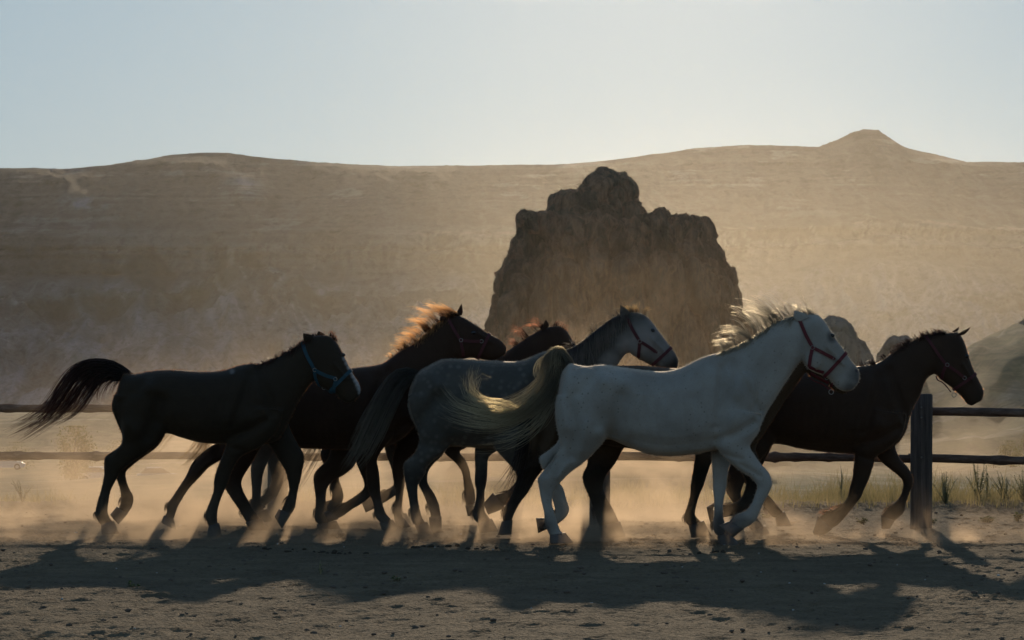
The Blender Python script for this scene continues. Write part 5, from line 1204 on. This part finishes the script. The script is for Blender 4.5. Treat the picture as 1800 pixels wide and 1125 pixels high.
Gh = dict(
 wte=[(1232,640),(958,660),(1222,790)], pm=[(1404,576),(1494,672)],
 d=32.05, cx=1120, coat=CT['tan'], fuzz=FZ['dark'], label='brown horse with a black tail half hidden behind the white one', smooth=4,
 trunk=[(948,672,938,704,.09),(958,660,936,736,.18),(974,652,950,764,.23),(1000,648,1000,784,.25),(1040,643,1045,780,.26),(1084,643,1090,786,.27),(1130,643,1136,792,.27),(1168,646,1176,794,.27),
  (1200,648,1220,792,.255),(1228,642,1260,790,.24),(1250,634,1296,788,.22),(1276,630,1330,776,.19),(1302,624,1352,748,.16),(1326,612,1372,716,.13),(1350,598,1394,684,.112),(1374,586,1408,664,.098),(1392,578,1420,650,.088),(1404,575,1428,648,.08)],
 head=[(1396,582,1410,642,.06),(1412,577,1418,654,.085),(1430,580,1426,662,.10),(1444,592,1436,667,.102),(1456,612,1446,672,.09),(1468,632,1458,676,.075),(1478,648,1464,684,.063),(1488,660,1472,690,.06),(1494,670,1482,693,.055),(1494,680,1488,690,.04)],
 legs=[
  dict(s=-1, top=.13, sec=[(936,706,1030,712),(934,740,1030,745),(930,768,1012,775),(924,790,990,797),(915,812,962,818),(908,830,944,838),(908,846,936,852),(902,862,926,868),(893,880,915,882),(884,896,907,896),(884,910,901,910),(885,918,900,918)],
   hoof=[(881,919),(901,917),(875,939),(900,938)]),
  dict(s=1, top=.13, sec=[(950,706,1050,712),(970,745,1085,750),(1000,775,1100,778),(1030,800,1092,797),(1032,818,1080,818),(1024,836,1066,836),(1027,854,1061,856),(1035,872,1066,874),(1043,894,1076,892),(1049,914,1085,910),(1054,926,1090,922)],
   hoof=[(1054,928),(1092,921),(1056,946),(1100,944)]),
  dict(s=-1, sec=[(1238,716,1310,724),(1228,752,1296,758),(1222,782,1266,786),(1220,804,1253,804),(1217,826,1243,830),(1213,850,1236,852),(1212,868,1229,868),(1207,888,1223,888),(1201,908,1221,904),(1206,920,1229,914),(1214,925,1236,919)],
   hoof=[(1210,926),(1238,918),(1214,944),(1250,941)]),
  dict(s=1, sec=[(1262,724,1336,736),(1270,760,1338,765),(1276,786,1330,790),(1288,806,1336,808),(1302,828,1342,830),(1312,846,1344,848),(1309,864,1334,868),(1300,880,1322,888),(1284,886,1302,902),(1268,888,1286,908),(1258,890,1272,910)],
   hoof=[(1256,884),(1270,912),(1243,892),(1250,922)])],
 ears=[((1400,584),(1412,578),(1404,566),1)], points=(.75,.9),
 tail=dict(m=HM['black'], c=[dict(g=[(950,676,0),(936,690,-.03),(928,735,-.08),(922,785,-.12),(912,830,-.14),(896,868,-.14),(886,895,-.14)], n=130, r0=7, r1=13, ln=(.5,1), w=3.0, wob=.2, seg=12),
   dict(g=[(950,676,0),(934,710,-.04),(925,760,-.1),(912,800,-.14),(888,835,-.14),(874,858,-.14)], n=50, r0=6, r1=12, ln=(.6,1), w=2.4, wob=.3, seg=12),
   dict(g=[(950,676,0),(944,730,-.06),(940,790,-.12),(925,840,-.14),(910,880,-.14)], n=60, r0=8, r1=14, ln=(.5,1), w=3, seg=11)]),
 halter=dict(m=M['red'], w=.024, side=[[(1424,655),(1440,664),(1456,672)]], band=[((1474,644),(1460,680))], free=[[(1422,656),(1428,668),(1446,676),(1458,685)]], rings=[], hang=[]))

Hh = dict(
 d=34.85, cx=590, coat=CT['chest'], fuzz=FZ['dark'], label='brown horse on the far side by the rails, only its dusty legs showing', smooth=4,
 trunk=[(444,690,438,712,.08),(452,678,442,744,.17),(466,672,462,768,.21),(494,668,498,774,.23),(530,667,534,778,.24),(570,667,574,780,.25),(606,666,612,780,.24),(636,662,650,778,.225),(658,660,682,770,.2),
  (680,658,706,752,.17),(704,654,730,730,.14),(728,650,750,712,.115),(752,646,768,702,.1),(768,645,780,700,.09)],
 head=[(762,648,772,696,.06),(780,645,782,704,.088),(798,650,790,708,.1),(814,660,800,712,.1),(828,670,812,716,.085),(840,682,822,722,.07),(850,692,832,730,.06),(856,702,842,734,.055),(856,712,848,732,.04)],
 legs=[
  dict(s=-1, top=.12, sec=[(440,712,512,718),(444,745,508,750),(446,772,492,778),(446,792,480,796),(443,812,470,816),(442,832,464,834),(444,856,461,856),(444,878,460,878),(442,892,462,890),(450,902,470,898)], hoof=[(448,904),(472,897),(452,918),(482,915)]),
  dict(s=1, top=.12, sec=[(444,712,512,718),(452,750,510,756),(462,778,502,784),(466,800,500,806),(472,822,498,828),(476,844,496,850),(470,860,488,868),(462,870,478,880),(450,878,464,890)], hoof=[(448,874),(464,893),(436,880),(446,900)]),
  dict(s=-1, sec=[(660,715,718,722),(664,748,712,754),(674,776,706,780),(680,800,704,802),(688,822,704,824),(692,840,704,842),(692,852,708,860),(676,862,690,874),(660,872,674,884),(650,874,662,889)], hoof=[(650,870),(662,892),(635,878),(644,900)]),
  dict(s=1, sec=[(668,715,722,722),(674,748,718,754),(682,776,714,780),(688,800,712,802),(692,824,713,826),(694,846,712,846),(697,866,709,866),(693,886,707,886),(690,900,708,900),(694,908,714,906)], hoof=[(692,909),(715,905),(694,922),(722,920)])],
 ears=[((762,652),(772,646),(760,640),-1)],
 tail=dict(m=HM['bay'], c=[dict(g=[(444,692,0),(432,710,0),(428,750,0),(426,790,0)], n=50, r0=5, r1=8, w=3)]))

for _sp in (E, Fh, A, Bh, Ch, Dh, Gh, Hh):
    make_horse(_sp)
# ------------------------------------------------------------------ air: haze over everything, dust thrown up by the herd
def box_mesh(name, x0, x1, y0, y1, z0, z1):
    V = [(x, y, z) for x in (x0, x1) for y in (y0, y1) for z in (z0, z1)]
    return mesh_from(name, V, [[0, 1, 3, 2], [4, 6, 7, 5], [0, 4, 5, 1], [2, 3, 7, 6], [0, 2, 6, 4], [1, 5, 7, 3]], False)
VALLEY_D = 0.000078
HAZE_D = 0.0000115
t = NT('haze_air'); p = t.n("ShaderNodeVolumePrincipled")
p.inputs['Color'].default_value = (0.93, 0.89, 0.82, 1); p.inputs['Density'].default_value = HAZE_D; p.inputs['Anisotropy'].default_value = 0.915
M['haze'] = t.done(p, True)
o = link('haze', box_mesh('haze', -1000, 1000, -40, 3800, -100, 178), M['haze']); o['kind'] = 'stuff'

# lower, thicker dust layer on the right, added so the hills behind it glow
t = NT('valley_glow_dust'); pos = t.n("ShaderNodeTexCoord").outputs['Object']
sx = t.n("ShaderNodeSeparateXYZ"); t.l(pos, sx.inputs[0])
fx_ = t.ramp(t.math('DIVIDE', t.math('ADD', sx.outputs['X'], 160.0), 320.0), [(0, 0), (.32, .22), (.52, .75), (.68, 1)], 'EASE')
fz_ = t.ramp(t.math('DIVIDE', t.math('ADD', sx.outputs['Z'], 26.0), 116.0), [(0, 1.0), (.5, .85), (1.0, 0)], 'EASE')
nn_ = t.ramp(t.noise(t.coord('Object', (.006, .004, .012)), 1.0, 3, .5), [(.3, .7), (.7, 1.15)])
p = t.n("ShaderNodeVolumePrincipled"); p.inputs['Color'].default_value = (0.97, 0.88, 0.74, 1); p.inputs['Anisotropy'].default_value = 0.92
t.l(t.math('MULTIPLY', t.math('MULTIPLY', fx_, fz_), t.math('MULTIPLY', nn_, VALLEY_D)), p.inputs['Density'])
m = t.done(p, True); m.cycles.volume_step_rate = 2.0
o = link('valley_glow_dust', box_mesh('valley_glow_dust', -160, 700, 850, 1900, -26, 90), m); o['kind'] = 'stuff'

def dust(name, x0, x1, y0, y1, z1, dens, scale, seed, yc, yw, prof, hts, grain=(.40, .70), step=.6):
    """thrown-up dust: lumpy density that is thick at the ground; prof / hts give strength and height along x"""
    t = NT(name); pos = t.n("ShaderNodeTexCoord").outputs['Object']
    sx = t.n("ShaderNodeSeparateXYZ"); t.l(pos, sx.inputs[0])
    mp = t.n("ShaderNodeMapping"); mp.inputs['Location'].default_value = (seed, seed * .7, 0); mp.inputs['Scale'].default_value = (1, .8, 1.15); t.l(pos, mp.inputs[0])
    nb = t.ramp(t.noise(mp.outputs[0], scale, 4, .58, .9), [(grain[0], .06), (grain[1], 1.0)])
    xf = t.math('DIVIDE', t.math('SUBTRACT', sx.outputs['X'], x0), x1 - x0)
    st = t.ramp(xf, [((x - x0) / (x1 - x0), v) for x, v in prof], 'EASE')
    hz = t.ramp(xf, [((x - x0) / (x1 - x0), v) for x, v in hts], 'EASE')
    yy = t.math('POWER', t.math('DIVIDE', t.math('SUBTRACT', sx.outputs['Y'], yc), yw), 2)
    g = t.math('EXPONENT', t.math('MULTIPLY', t.math('ADD', yy, t.math('DIVIDE', t.math('MAXIMUM', sx.outputs['Z'], 0.0), hz)), -1.0))
    ed = t.math('MULTIPLY', t.ramp(t.math('DIVIDE', sx.outputs['Z'], z1), [(.65, 1), (1.0, 0)]), dens)
    den = t.math('MULTIPLY', t.math('MULTIPLY', nb, g), t.math('MULTIPLY', st, ed))
    p = t.n("ShaderNodeVolumePrincipled"); p.inputs['Color'].default_value = (0.78, 0.61, 0.44, 1); p.inputs['Anisotropy'].default_value = 0.62
    t.l(den, p.inputs['Density'])
    m = t.done(p, True); m.cycles.volume_step_rate = step
    o = link(name, box_mesh(name, x0, x1, y0, y1, -.05, z1), m); o['kind'] = 'stuff'
    return o
px2x = lambda px, d: (px - 900) * d / FOC
D1 = lambda *a: [(px2x(px, 35.0), v) for px, v in a]
dust('trampled_dust', -5.0, 2.6, 33.4, 38.2, 1.8, 2.4, 1.5, 3.1, 35.2, 1.4,
     D1((0, .38), (130, .50), (300, .70), (450, .58), (560, .50), (700, .46), (800, .48), (900, .34), (1000, .32), (1090, .33), (1170, .38), (1235, .30), (1300, .05)),
     D1((0, .28), (250, .42), (480, .52), (700, .56), (830, .66), (1000, .58), (1150, .54), (1250, .25)), (.43, .60))
D2 = lambda *a: [(px2x(px, 31.6), v) for px, v in a]
dust('hoof_dust', -4.3, 4.4, 30.1, 33.3, .6, 5.0, 2.8, 5.7, 31.7, .9,
     D2((40, .25), (200, .5), (330, .6), (430, .4), (520, .5), (620, .45), (740, .7), (860, .5), (960, .7), (1080, .75), (1160, .3), (1290, .7), (1380, .3), (1460, .35), (1530, .15), (1590, .28), (1750, .22)),
     D2((40, .10), (330, .13), (740, .15), (1080, .16), (1300, .12), (1460, .11), (1750, .10)), (.48, .68))
D3 = lambda *a: [(px2x(px, 52), v) for px, v in a]
dust('drifting_dust', -8.0, 9.0, 46.5, 58.0, 4.0, .15, .8, 8.2, 52, 3.0,
     D3((0, .42), (430, .5), (760, .55), (900, .55), (1000, 1.0), (1150, .95), (1270, .8), (1400, .55), (1700, .6)), D3((0, .7), (800, .85), (1010, 1.2), (1270, 1.2), (1420, .65), (1700, .6)), (.40, .66), .5)
